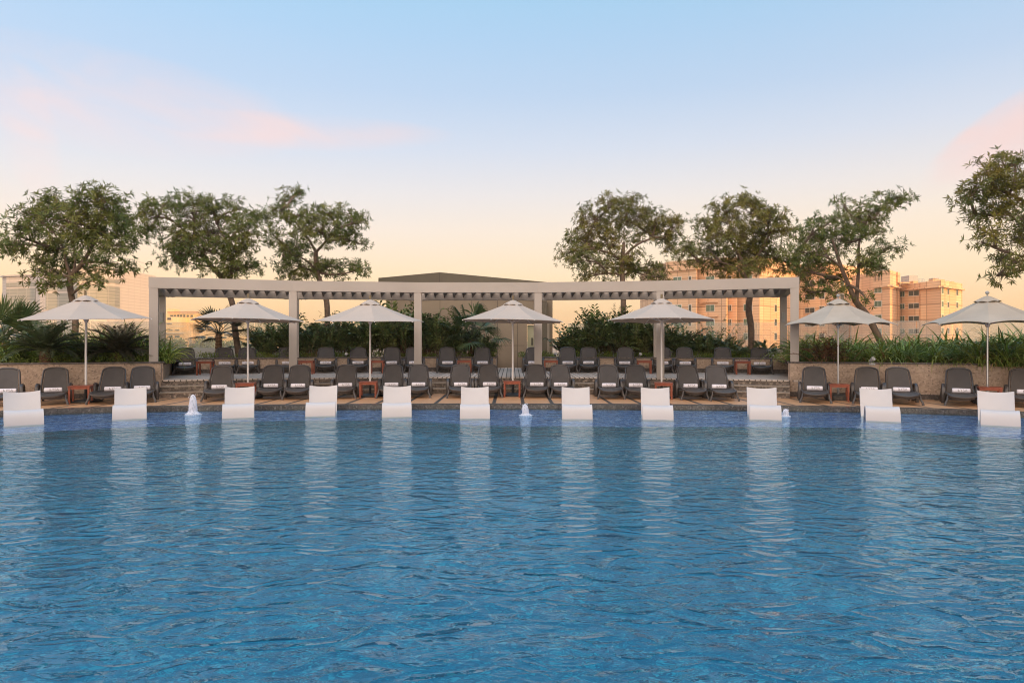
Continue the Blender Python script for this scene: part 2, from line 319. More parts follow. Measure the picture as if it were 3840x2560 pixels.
# ------------------------------------------------------------------ mesh helpers
class MB:
    def __init__(s): s.v = []; s.f = []; s.uv = {}
    def add(s, vs, fs):
        o = len(s.v); s.v += [tuple(v) for v in vs]; s.f += [tuple(i+o for i in f) for f in fs]; return s
    def box(s, x0, x1, y0, y1, z0, z1, mtx=None):
        vs = [Vector(p) for p in ((x0,y0,z0),(x1,y0,z0),(x1,y1,z0),(x0,y1,z0),(x0,y0,z1),(x1,y0,z1),(x1,y1,z1),(x0,y1,z1))]
        if mtx is not None: vs = [mtx @ v for v in vs]
        return s.add(vs, [(0,3,2,1),(4,5,6,7),(0,1,5,4),(1,2,6,5),(2,3,7,6),(3,0,4,7)])
    def hexa(s, b, t_):                      # bottom 4 pts, top 4 pts
        return s.add(list(b)+list(t_), [(0,3,2,1),(4,5,6,7),(0,1,5,4),(1,2,6,5),(2,3,7,6),(3,0,4,7)])
    def beam(s, a, b, wd, h):                # a,b = base-line ends on the centre, rectangular section, z up from a.z
        a = Vector(a); b = Vector(b); d = (b-a).normalized(); n = Vector((-d.y, d.x, 0)).normalized()*wd/2
        u = Vector((0,0,h)); return s.hexa([a-n, b-n, b+n, a+n], [a-n+u, b-n+u, b+n+u, a+n+u])
    def tube(s, pts, rad, n=8, caps=True, flat=1.0):
        pts = [Vector(p) for p in pts]; k = len(pts)
        rads = rad if isinstance(rad, (list, tuple)) else [rad]*k
        up = Vector((0,0,1)); ring = []; prev = None
        for i, p in enumerate(pts):
            d = (pts[min(i+1,k-1)]-pts[max(i-1,0)])
            if d.length < 1e-9: d = Vector((0,0,1))
            d.normalize()
            if prev is None:
                a = d.cross(up if abs(d.z) < .9 else Vector((1,0,0))).normalized()
            else:
                a = (prev - d*prev.dot(d)).normalized()
            prev = a; b = d.cross(a)
            ring.append([p + (a*math.cos(2*PI*j/n) + b*math.sin(2*PI*j/n)*flat)*rads[i] for j in range(n)])
        vs = [q for r_ in ring for q in r_]; fs = []
        for i in range(k-1):
            for j in range(n):
                fs.append((i*n+j, i*n+(j+1)%n, (i+1)*n+(j+1)%n, (i+1)*n+j))
        if caps: fs.append(tuple(range(n))[::-1]); fs.append(tuple((k-1)*n+j for j in range(n)))
        return s.add(vs, fs)
    def lathe(s, prof, n=16, c=(0,0,0)):     # prof: (r,z)
        vs = []; fs = []; k = len(prof)
        for r_, z in prof:
            for j in range(n): vs.append((c[0]+r_*math.cos(2*PI*j/n), c[1]+r_*math.sin(2*PI*j/n), c[2]+z))
        for i in range(k-1):
            for j in range(n): fs.append((i*n+j, i*n+(j+1)%n, (i+1)*n+(j+1)%n, (i+1)*n+j))
        fs.append(tuple(range(n))[::-1]); fs.append(tuple((k-1)*n+j for j in range(n)))
        return s.add(vs, fs)
    def sheet(s, grid, thick=None):          # grid[i][j] points ; thick offsets along -normal approx
        a = len(grid); b = len(grid[0]); g = [[Vector(p) for p in r_] for r_ in grid]
        def nrm(i, j):
            du = g[min(i+1,a-1)][j]-g[max(i-1,0)][j]; dv = g[i][min(j+1,b-1)]-g[i][max(j-1,0)]; return du.cross(dv).normalized()
        vs = [p for r_ in g for p in r_]; fs = [(i*b+j, i*b+j+1, (i+1)*b+j+1, (i+1)*b+j) for i in range(a-1) for j in range(b-1)]
        if thick:
            o = a*b; vs += [g[i][j]-nrm(i,j)*thick for i in range(a) for j in range(b)]
            fs += [(o+i*b+j, o+(i+1)*b+j, o+(i+1)*b+j+1, o+i*b+j+1) for i in range(a-1) for j in range(b-1)]
            rim = [(0,j) for j in range(b)]+[(i,b-1) for i in range(1,a)]+[(a-1,j) for j in range(b-2,-1,-1)]+[(i,0) for i in range(a-2,0,-1)]
            for q in range(len(rim)):
                i0,j0 = rim[q]; i1,j1 = rim[(q+1)%len(rim)]; fs.append((i0*b+j0, i0*b+j0+o, i1*b+j1+o, i1*b+j1))
        return s.add(vs, fs)
    def build(s, name, m, parent=None, smooth=False, uvfn=None, bevel=0):
        me = bpy.data.meshes.new(name); me.from_pydata(s.v, [], s.f); me.materials.append(MT[m] if isinstance(m, str) else m)
        if uvfn:
            ul = me.uv_layers.new(name='UVMap')
            for poly in me.polygons:
                for li in poly.loop_indices: ul.data[li].uv = uvfn(me.vertices[me.loops[li].vertex_index].co, poly.normal)
        if smooth: me.polygons.foreach_set('use_smooth', [True]*len(me.polygons))
        me.update()
        if smooth: me.set_sharp_from_angle(angle=R(42))
        me.update(); return link(name, me, parent, bevel)
def link(name, me, parent=None, bevel=0):
    o = bpy.data.objects.new(name, me); COL.objects.link(o)
    if parent is not None: o.parent = parent
    if bevel:
        b = o.modifiers.new('bevel', 'BEVEL'); b.width = bevel; b.segments = 2; b.limit_method = 'ANGLE'; b.angle_limit = R(35)
        me.polygons.foreach_set('use_smooth', [False]*len(me.polygons))
    return o
def wall_uv(co, n):
    a = math.atan2(n.y, n.x); u = -math.sin(a)*co.x + math.cos(a)*co.y
    return (u, co.z) if abs(n.z) < .7 else (co.x, co.y)
def tag(o, label=None, cat=None, group=None, kind=None):
    if label: o['label'] = label
    if cat: o['category'] = cat
    if group: o['group'] = group
    if kind: o['kind'] = kind
    return o
def thing(name, loc=(0,0,0), rz=0, label=None, cat=None, group=None):
    o = bpy.data.objects.new(name, None); COL.objects.link(o); o.location = loc; o.rotation_euler = (0,0,rz); o.empty_display_size = .2
    return tag(o, label, cat, group)
def copy_tree(o, parent=None):
    c = o.copy(); COL.objects.link(c)
    if parent is not None: c.parent = parent
    for ch in list(o.children): copy_tree(ch, c)
    return c
def tri_mesh(name, verts, tris, m, parent=None):
    me = bpy.data.meshes.new(name); verts = np.asarray(verts, np.float32); tris = np.asarray(tris, np.int32)
    me.vertices.add(len(verts)); me.vertices.foreach_set('co', verts.ravel())
    me.loops.add(tris.size); me.loops.foreach_set('vertex_index', tris.ravel())
    me.polygons.add(len(tris)); me.polygons.foreach_set('loop_start', np.arange(0, tris.size, 3, dtype=np.int32))
    me.materials.append(MT[m]); me.update(calc_edges=True); me.validate()
    return link(name, me, parent)
def unit(a): return a/np.maximum(np.linalg.norm(a, axis=-1, keepdims=True), 1e-9)
def leaf_arrays(P, D, Nn, Ln, Wd, fold=.25):
    """rhombic folded leaves: base, left, right, tip"""
    P = np.asarray(P); D = unit(np.asarray(D)); S = unit(np.cross(D, Nn)); U = np.cross(S, D)
    Ln = np.asarray(Ln)[:,None]; Wd = np.asarray(Wd)[:,None]
    mid = P + D*Ln*.5; V = np.stack([P, mid+S*Wd*.5+U*Wd*fold, mid-S*Wd*.5+U*Wd*fold, P+D*Ln-U*Ln*.08], 1).reshape(-1,3)
    k = np.arange(len(P))[:,None]*4; T = np.concatenate([k+np.array([[0,1,3]]), k+np.array([[0,3,2]])], 1).reshape(-1,3)
    return V, T
def join(lst):
    V = []; T = []; o = 0
    for v, t_ in lst: V.append(v); T.append(t_+o); o += len(v)
    return np.concatenate(V), np.concatenate(T)
def WX(px, y): return (px-1920)/F*y
def WZ(py, y): return CAMZ+(1280-py)/F*y

# ------------------------------------------------------------------ the terrace
CX, CY = -1.0, -2.3                       # centre of the terrace's arcs
def arc(r_, a): return (CX+r_*math.sin(a), CY+r_*math.cos(a))
A0, A1 = R(-22.3), R(22.3)
def catmull(pts, n=10, closed=True):
    o = []; k = len(pts)
    for i in range(k if closed else k-1):
        p = [Vector(pts[(i+j-1) % k]) if closed else Vector(pts[min(max(i+j-1,0),k-1)]) for j in range(4)]
        for q in range(n):
            t = q/n; o.append(.5*((2*p[1])+(p[2]-p[0])*t+(2*p[0]-5*p[1]+4*p[2]-p[3])*t*t+(3*p[1]-p[0]-3*p[2]+p[3])*t**3))
    if not closed: o.append(Vector(pts[-1]))
    return o
pool_pts = [(-15.2,8.5),(-13.4,12.0),(-10.9,14.35),(-9.06,15.28),(-6.5,15.75),(-3.5,16.0),(-.5,16.1),(3,15.95),(6.3,15.62),(8.9,15.08),(10.9,14.1),(13.4,11.6),(15,8),(15.4,1),(12.5,-5.5),(0,-7.5),(-12.5,-5.5),(-15.6,1)]
pool = catmull([(a,b,0) for a, b in pool_pts], 8)
K = len(pool); PC = Vector((0,5,0))
def ringpts(off):
    o = []
    for i, p in enumerate(pool):
        d = (pool[(i+1)%K]-pool[i-1]).normalized(); n = Vector((-d.y, d.x, 0))
        if n.dot(p-PC) < 0: n = -n
        o.append(p+n*off)
    return o
def outer(p, x0=-38, x1=27, y0=-40, y1=30.3):
    d = (p-PC).normalized(); s = 1e9
    if d.x > 1e-6: s = min(s, (x1-PC.x)/d.x)
    if d.x < -1e-6: s = min(s, (x0-PC.x)/d.x)
    if d.y > 1e-6: s = min(s, (y1-PC.y)/d.y)
    if d.y < -1e-6: s = min(s, (y0-PC.y)/d.y)
    return PC+d*s
def ring_mesh(a, za, b, zb):
    m = MB(); vs = [(p.x,p.y,za) for p in a]+[(p.x,p.y,zb) for p in b]
    return m.add(vs, [(i, (i+1)%K, K+(i+1)%K, K+i) for i in range(K)])
WATER = -.08
r0 = ringpts(0); r1 = ringpts(.36); ro = [outer(p) for p in r1]
tag(ring_mesh(r1, 0, ro, 0).build('pool_deck', 'deck'), kind='structure')
m = ring_mesh(r0, .012, r1, .012); m2 = ring_mesh(r0, -.5, r0, .012); m3 = ring_mesh(r1, .012, r1, -.02)
m.add(m2.v, m2.f); m.add(m3.v, m3.f)
inn = ringpts(-.0)
cp = m.build('pool_coping', 'coping', uvfn=lambda c, n: (math.atan2(c.x, c.y+9)*24, .5)); tag(cp, kind='structure')
tag(MB().add([(p.x,p.y,WATER) for p in ringpts(.02)], [tuple(range(K))[::-1]]).build('pool_water', 'water'), kind='structure')
# basin: shallow mosaic shelf along the far side, then the deep floor
shelf_pts = [(-17,6.5),(-12.5,8.8),(-9.6,11.2),(-8.1,12.35),(-6.77,13.0),(-5.4,13.75),(-3.6,13.95),(-2.1,13.9),(-1.3,13.55),(-.4,13.1),(2.4,12.95),(5.4,12.9),(6.8,12.5),(8.6,11.1),(12.5,8.3),(17,6)]
sh = catmull([(a,b,0) for a,b in shelf_pts], 6, False)
m = MB(); top = [(p.x,p.y,-.36) for p in sh]; far = [(p.x*1.0,22.0,-.36) for p in sh]; n_ = len(sh)
# shelf slab lies under the deck sheet and ends at the pool wall
m.add(top+far, [(i,i+1,n_+i+1,n_+i) for i in range(n_-1)]); tag(m.build('pool_shelf', 'mosaic'), kind='structure')
m = MB(); bot = [(p.x,p.y-.25,-1.45) for p in sh]; nos = [(p.x,p.y,-.361) for p in sh]
near = [(p.x*1.0,-8.5,-1.45) for p in sh]
m.add(nos+bot+near, [(i,i+1,n_+i+1,n_+i) for i in range(n_-1)]+[(n_+i,n_+i+1,2*n_+i+1,2*n_+i) for i in range(n_-1)])
m4 = ring_mesh(r0, -1.45, r0, -.45); m.add(m4.v, m4.f)
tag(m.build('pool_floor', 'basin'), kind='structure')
# podium sides and the city far below
m = MB(); m.box(-38,27,-40,30.3,-24,-2.0); tag(m.build('podium', 'hotel', uvfn=wall_uv), 'tall hotel podium carrying the pool terrace above the city', 'building')
m = MB(); m.add([(-3000,-600,-24),(3000,-600,-24),(3000,4000,-24),(-3000,4000,-24)], [(0,1,2,3)]); tag(m.build('city_ground', 'city'), kind='structure')

def arc_solid(mb, ra, rb, z0, z1, a0=A0, a1=A1, n=60):
    vs = []; fs = []
    for i in range(n+1):
        a = a0+(a1-a0)*i/n; p = arc(ra, a); q = arc(rb, a); vs += [(p[0],p[1],z0),(p[0],p[1],z1),(q[0],q[1],z1),(q[0],q[1],z0)]
    for i in range(n):
        o = i*4; fs += [(o+0,o+4,o+5,o+1),(o+1,o+5,o+6,o+2),(o+2,o+6,o+7,o+3),(o+3,o+7,o+4,o)]
    fs += [(0,1,2,3),(n*4+3,n*4+2,n*4+1,n*4)]; return mb.add(vs, fs)
def arc_uv(co, n):
    a = math.atan2(co.x-CX, co.y-CY); return (a*23, co.z) if abs(n.z) < .7 else (a*23, math.hypot(co.x-CX, co.y-CY))
DK = .45
st = thing('stone_steps', (0,0,0), label='three long speckled granite steps curving up to the raised lounger deck', cat='steps')
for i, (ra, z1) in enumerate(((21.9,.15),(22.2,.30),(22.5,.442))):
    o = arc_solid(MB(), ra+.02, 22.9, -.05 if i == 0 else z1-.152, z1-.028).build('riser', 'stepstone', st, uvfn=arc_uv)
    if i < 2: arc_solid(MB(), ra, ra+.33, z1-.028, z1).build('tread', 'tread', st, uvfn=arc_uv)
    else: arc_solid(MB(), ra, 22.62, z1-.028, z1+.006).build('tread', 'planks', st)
m = MB(); arc_solid(m, 22.62, 29.6, .40, DK, R(-23.5), R(23.5)); tag(m.build('raised_deck', 'planks'), kind='structure')

def wall_run(name, pts, thick, z0, z1, label, cap=.045, capover=.03, skirt=True, cat='planter wall'):
    """wall along a polyline: the polyline is the visible face, thickness goes to the left of travel"""
    t = thing(name, (pts[0][0], pts[0][1], 0), label=label, cat=cat); o0 = Vector((pts[0][0], pts[0][1], 0))
    P = [Vector((a,b,0)) for a,b in pts]; nn = []
    for i in range(len(P)):
        d = (P[min(i+1,len(P)-1)]-P[max(i-1,0)]).normalized(); nn.append(Vector((-d.y,d.x,0)))
    def strip(off0, off1, za, zb):
        m = MB(); vs = []; fs = []; k = len(P)
        for i in range(k):
            a = P[i]+nn[i]*off0-o0; b = P[i]+nn[i]*off1-o0
            vs += [(a.x,a.y,za),(a.x,a.y,zb),(b.x,b.y,zb),(b.x,b.y,za)]
        for i in range(k-1):
            o = i*4; fs += [(o,o+4,o+5,o+1),(o+1,o+5,o+6,o+2),(o+2,o+6,o+7,o+3),(o+3,o+7,o+4,o)]
        fs += [(0,1,2,3),((k-1)*4+3,(k-1)*4+2,(k-1)*4+1,(k-1)*4)]; return m.add(vs, fs)
    strip(0, thick, z0, z1-cap).build('wall', 'wallstone', t, uvfn=wall_uv)
    strip(-capover, thick+capover, z1-cap, z1).build('cap', 'capstone', t, uvfn=wall_uv, bevel=.008)
    if skirt: strip(-.022, -.001, z0, z0+.13).build('skirting', 'capstone', t, uvfn=wall_uv)
    return t
WT = .95
cL = (-9.48, 18.42); cR = (7.58, 18.62)
def bent(p, ang, side):                     # flank walls bend gently away from the corner
    o = [p]; a = ang; q = Vector((p[0], p[1])); 
    for i in range(14):
        q = q+Vector((math.cos(a), -math.sin(a)*1))*0.8*side if side > 0 else q+Vector((-math.cos(a), -math.sin(a)))*.8
        o.append((q.x, q.y)); a += R(1.0)
    return o
ptsR = bent(cR, R(15.5), 1); ptsL = bent(cL, R(14.0), -1)
wall_run('planter_wall', ptsR, .3, 0, WT, 'tan granite planter wall with dark cap right of the steps, behind the poolside loungers')
wall_run('planter_wall', ptsL[::-1], .3, 0, WT, 'tan granite planter wall with dark cap left of the steps, behind the poolside loungers')
# side walls of the raised deck
bL = arc(26.6, R(-22.3)); bR = arc(26.6, R(22.3))
def seg(p, q, n=6): return [(p[0]+(q[0]-p[0])*i/n, p[1]+(q[1]-p[1])*i/n) for i in range(n+1)]
wall_run('planter_wall', seg((bR[0]+.02, bR[1]), (cR[0]+.02, cR[1]+.16))[::-1][::-1], .3, 0, WT-.003, 'short granite side wall closing the right end of the raised deck', skirt=False)
wall_run('planter_wall', seg((cL[0]-.02, cL[1]+.16), (bL[0]-.02, bL[1])), .3, 0, WT-.003, 'short granite side wall closing the left end of the raised deck', skirt=False)
aP0 = math.asin((-.57-CX)/26.6); aP1 = math.asin((.42-CX)/26.6)
bk = lambda a0, a1: [arc(26.6, a0+(a1-a0)*i/24) for i in range(25)]
wall_run('planter_wall', bk(R(-22.3), aP0), .3, DK, WT+.003, 'low granite planter wall behind the raised loungers, left of the passage')
wall_run('planter_wall', bk(aP1, R(22.3)), .3, DK, WT+.003, 'low granite planter wall behind the raised loungers, right of the passage')
pl = arc(26.9, aP0); pr = arc(26.9, aP1)
wall_run('planter_wall', seg((pl[0], pl[1]+.02), (pl[0]-.03, 27.7)), .2, DK, WT, 'pale end wall of the left planter beside the passage', skirt=False)
wall_run('planter_wall', seg((pr[0]+.02, 27.7), (pr[0], pr[1]+.02)), .2, DK, WT, 'pale end wall of the right planter beside the passage', skirt=False)
# soil sheets
def soil_poly(pts, z): tag(MB().add([(a,b,z) for a,b in pts], [tuple(range(len(pts)))]).build('soil', 'soil'), kind='structure')
so_z = .88
bi = lambda a0, a1, r_: [arc(r_, a0+(a1-a0)*i/24) for i in range(25)]
soil_poly(bi(R(-24), aP0-.008, 26.85)+bi(R(-24), aP0-.008, 30.0)[::-1], so_z)
soil_poly(bi(aP1+.008, R(24), 26.85)+bi(aP1+.008, R(24), 30.0)[::-1], so_z)
soil_poly([(a,b+.25) for a,b in ptsR]+[(24,24),(16,27),(9.6,25.5)], so_z-.004)
soil_poly(([(a,b+.25) for a,b in ptsL]+[(-24,24),(-18,27),(-12,25.5)])[::-1], so_z-.004)

# ------------------------------------------------------------------ glass balustrade on its parapet
def balustrade(a0, a1, n, label):
    t = thing('glass_balustrade', (0,0,0), label=label, cat='balustrade'); r_ = 29.9
    m = MB(); 
    for i in range(n):
        p = arc(r_, a0+(a1-a0)*i/n); q = arc(r_, a0+(a1-a0)*(i+1)/n); m.beam((p[0],p[1],-.4), (q[0],q[1],-.4), .25, 1.65)
    m.build('parapet', 'parapet', t)
    for i in range(n):
        a = a0+(a1-a0)*(i+.012)/n; b = a0+(a1-a0)*(i+.988)/n; p = arc(r_, a); q = arc(r_, b)
        MB().beam((p[0],p[1],1.22), (q[0],q[1],1.22), .015, 1.0).build('glass_panel', 'glass', t)
    return t
balustrade(R(-34), R(-9), 12, 'clear glass balustrade on a pale parapet behind the left planters')
balustrade(R(6.2), R(38), 16, 'hazy glass balustrade on a pale parapet in front of the pink apartment block')

# ------------------------------------------------------------------ kiosk behind the passage
kt = thing('service_kiosk', (-2, 27.8, 0), label='olive brown rendered service building with a low pitched top behind the pergola', cat='building')
def kx(px): return WX(px, 27.8)+2
x0, xa, x1 = kx(1421), kx(1650), kx(2074); ztop = [WZ(1043,27.8), WZ(1022,27.8), WZ(1061,27.8)]
zs = 3.42
dx0, dx1 = kx(1976), kx(2004)
m = MB()                      # wall with the door opening
for a, b, za, zb in ((x0+.3,dx0,0,zs),(dx0,dx1,2.20,zs),(dx1,x1-.02,0,zs)): m.box(a,b,0,.2,za,zb)
m.box(x0+.3,x0+.5,.2,5,0,zs); m.box(x1-.22,x1-.02,.2,5,0,zs); m.build('wall', 'kiosk', kt)
m = MB(); m.add([(x0,-.12,zs),(x1,-.12,zs),(x1,-.12,ztop[2]),(xa,-.12,ztop[1]),(x0,-.12,ztop[0]),(x0,5,zs),(x1,5,zs),(x1,5,ztop[2]),(xa,5,ztop[1]),(x0,5,ztop[0])],
   [(0,1,2,3,4),(9,8,7,6,5),(0,4,9,5),(1,6,7,2),(4,3,8,9),(3,2,7,8),(0,5,6,1)]); m.build('roof_fascia', 'roof', kt)
m = MB()
for px in (1540,1650,1769,1866,1941): m.box(kx(px)-.008,kx(px)+.008,-.006,0,DK,zs)
for z in (1.33,2.45): m.box(x0+.3,dx0-.1,-.005,0,z,z+.014)
m.build('joint', 'joint', kt)
m = MB(); m.box(kx(1650)-.01,kx(1650)+.01,-.128,-.12,zs,ztop[1]-.02); m.build('joint', 'joint', kt)
dr = MB().box(dx0+.02,dx1-.02,.12,.16,DK,2.17).build('door', mat('frosted_door', (.42,.42,.27), .25, var=(.5,.5,.36), vscale=1), kt)
MB().box(dx1-.12,dx1-.07,.07,.12,1.35,1.65).build('handle', 'black', dr)
m = MB(); m.box(kx(2025),kx(2050),-.35,-.001,DK,zs-.3); m.build('pilaster', 'roof', kt)
m = MB(); m.box(kx(2050)+.003,kx(2060),-.05,-.001,DK,2.4); m.build('downpipe', 'frame_w', kt)

# ------------------------------------------------------------------ pergola
pg = thing('pergola', (0,0,0), label='long curved cream pergola of five bays over the raised loungers', cat='pergola')
fa = [R(a) for a in (-22.75,-13.6,-4.55,4.5,13.5,22.6)]; ra_ = [a-R(.45) for a in fa]; ra_[0] = R(-23.0); ra_[-1] = R(21.85)
RF, RR = 22.72, 26.75; HB0, HB1 = 2.95, 3.25
fp = [arc(RF, a) for a in fa]; rp = [arc(RR, a) for a in ra_]
for i, p in enumerate(fp):
    mt = Matrix.Translation((p[0],p[1],0)) @ Matrix.Rotation(-fa[i], 4, 'Z')
    z0 = WT if i in (0,5) else DK
    MB().box(-.11,.11,-.11,.11,z0,HB0+.002,mt).build('post', 'pergola', pg, bevel=.006)
for i, p in enumerate(rp):
    mt = Matrix.Translation((p[0],p[1],0)) @ Matrix.Rotation(-ra_[i], 4, 'Z')
    o = MB().box(-.11,.11,-.11,.11,WT,2.972,mt).build('post', 'pergola', pg, bevel=.006)
    if i in (0,5):
        MB().box(-.052,.052,-.16,-.11,2.12,2.45,mt).build('wall_lamp', 'lampgrey', o, bevel=.01)
def polybeam(P, wd, z0, z1):              # mitred beam piece between i and i+1
    n = len(P); nn = []
    for i in range(n):
        a = Vector(P[max(i-1,0)]); b = Vector(P[min(i+1,n-1)]); d = (b-a).normalized(); nn.append(Vector((-d.y,d.x)))
    out_ = []
    for i in range(n-1):
        a, b = Vector(P[i]), Vector(P[i+1]); d = (b-a).normalized()
        if i == 0: a = a-d*.11
        if i == n-2: b = b+d*.11
        na, nb = nn[i]*wd/2, nn[i+1]*wd/2
        q = [a-na, b-nb, b+nb, a+na]; out_.append(MB().hexa([(v.x,v.y,z0) for v in q], [(v.x,v.y,z1) for v in q]))
    return out_
for mb in polybeam(fp, .235, HB0, HB1): mb.build('front_beam', 'pergola', pg)
for mb in polybeam(rp, .235, 2.97, HB1-.002): mb.build('rear_beam', 'pergola', pg)
for e in (0, 5):
    MB().beam((*arc(RF+.12, fa[e]), 2.97), (*arc(RR-.12, ra_[e]), 2.97), .2, .27).build('end_beam', 'pergola', pg)
for i in range(5):
    a, b, c, d = [Vector((*q, 0)) for q in (fp[i], fp[i+1], rp[i+1], rp[i])]
    for k in range(12):
        t_ = (k+.75)/12.6; p = a.lerp(b, t_); q = d.lerp(c, t_); u = (q-p).normalized(); s = Vector((u.y,-u.x,0))
        p = p+u*.12; q = q-u*.12; zt, zb = 3.235, 3.06
        prof = [(-.012,zb),(.012,zb),(.055,zb+.075),(.13,zt),(-.045,zt),(-.03,zb+.075)]
        vs = [(*(p+s*x_).xy, z) for x_, z in prof]+[(*(q+s*x_).xy, z) for x_, z in prof]; n6 = 6
        MB().add(vs, [tuple(range(6)), tuple(range(11,5,-1))]+[(j,6+j,6+(j+1)%6,(j+1)%6) for j in range(6)]).build('slat', 'slat', pg)
    for (P, Q, z) in ((a,b,HB0),(d,c,2.97)):
        dd = (Q-P).normalized()
        for q, sg in ((P,1),(Q,-1)):
            c0 = q+dd*sg*.12; m = MB(); m.beam((*c0.xy, z-.012), (*(c0+dd*sg*.27).xy, z-.012), .12, .012)
            for ww in (.07,.2):
                e = c0+dd*sg*ww; m.tube([(*e.xy, z-.03),(*e.xy, z-.012)], .013, 6)
            m.build('bracket', 'pergola', pg)

# ------------------------------------------------------------------ loungers and towels
def lounger_proto():
    t = thing('sun_lounger')
    # seat: dished sling with a rounded foot end
    def row(y, zc, hw, n=9, sag=.02, lift=0):
        return [(hw*(-1+2*j/(n-1)), y+lift*(1-abs(-1+2*j/(n-1))**2.2), zc-sag*(1-(-1+2*j/(n-1))**2)) for j in range(n)]
    rows = [row(.02,.245,.25,sag=.03,lift=-.07), row(.10,.262,.265,sag=.03,lift=-.05), row(.3,.272,.275,sag=.028,lift=-.02), row(.6,.268,.28,sag=.025), row(.9,.258,.28,sag=.02), row(1.12,.25,.275,sag=.02)]
    MB().sheet(rows[::-1], .012).build('seat', 'sling', t, smooth=True)
    rim = []
    for sgn in (1,):
        pts = [(-.285,1.15,.25),(-.292,.8,.258),(-.29,.4,.27),(-.282,.12,.262),(-.262,.0,.246),(-.20,-.05,.228),(-.1,-.073,.214),(0,-.08,.208),(.1,-.073,.214),(.20,-.05,.228),(.262,.0,.246),(.282,.12,.262),(.29,.4,.27),(.292,.8,.258),(.285,1.15,.25)]
    MB().tube(pts, .026, 8).build('seat_frame', 'resin', t, smooth=True)
    ap = [(-.24,.02,.235),(-.12,-.045,.215),(0,-.06,.205),(.12,-.045,.215),(.24,.02,.235)]
    g = [[(x,y,z) for x,y,z in ap], [(x*.97,y+.012,z-.06-.012*(1-(x/.24)**2)) for x,y,z in ap]]
    MB().sheet(g, .015).build('apron', 'resin', t, smooth=True)
    # backrest
    n = 13; m = 14; y0, z0, y1, z1 = 1.10, .25, 1.47, .845
    def bp(u, v, inset=0.0):               # u -1..1, v 0..1
        hw = .287-.045*v**1.5 - inset
        e = max(0, (v-.86)/.14); hw *= (1-e**3.0*.26)
        vv = min(v, 1-(inset*1.0 if v > .5 else 0)) 
        drop = .035*abs(u)**3*(v**3)
        sag = .03*(1-u*u); yy = y0+(y1-y0)*vv+sag*.85; zz = z0+(z1-z0)*vv-sag*.5-drop
        return (hw*u, yy, zz)
    grid = [[bp(-1+2*j/(n-1), i/m, .03) for j in range(n)] for i in range(m+1)]
    MB().sheet(grid, .012).build('backrest', 'sling', t, smooth=True)
    path = [bp(-1, v) for v in (0,.2,.4,.6,.75,.86,.93,.97)]+[bp(u,1.0) for u in (-.97,-.85,-.6,-.3,0,.3,.6,.85,.97)]+[bp(1, v) for v in (.97,.93,.86,.75,.6,.4,.2,0)]
    MB().tube(path, .024, 8).build('backrest_frame', 'resin', t, smooth=True)
    for s in (-1,1):
        MB().tube([(s*.27,.10,.25),(s*.285,.085,.21),(s*.30,.06,.14),(s*.335,.03,.06),(s*.345,.02,.0)], [.03,.03,.026,.026,.03], 8).build('leg', 'resin', t, smooth=True)
        m_ = MB(); m_.tube([(s*.352,.86,0),(s*.35,.84,.12),(s*.345,.83,.26),(s*.343,.87,.38),(s*.343,.94,.435),(s*.343,1.05,.447),(s*.343,1.18,.43),(s*.343,1.25,.37),(s*.345,1.27,.25),(s*.35,1.31,.12),(s*.352,1.36,0)], [.028]*4+[.026]*4+[.03,.034,.034], 8, flat=1.5)
        m_.build('armrest', 'resin', t, smooth=True)
        MB().tube([(s*.285,.95,.25),(s*.345,.93,.25)], .022, 6).build('bracket', 'resin', t, smooth=True)
        MB().tube([(s*.26,1.62,.055),(s*.31,1.62,.055)], .055, 14).build('wheel', 'resin', t, smooth=True)
    MB().tube([(-.26,1.62,.055),(-.25,1.45,.2),(-.285,1.12,.25)], .018, 6).build('stay', 'resin', t, smooth=True)
    MB().tube([(.26,1.62,.055),(.25,1.45,.2),(.285,1.12,.25)], .018, 6).build('stay', 'resin', t, smooth=True)
    return t
LET = [[[(0,0),(.0,1)],[(.0,1),(.62,0)],[(.2,.0),(.2,.42)]], [[(.8,1),(1.12,.52),(1.45,1)],[(1.12,.52),(1.12,0)]],
       [[(2.2,.86),(2.0,1),(1.75,.95),(1.68,.76),(1.95,.55),(2.2,.38),(2.16,.1),(1.9,0),(1.66,.12)]], [[(2.42,0),(2.74,1),(3.08,0)]]]
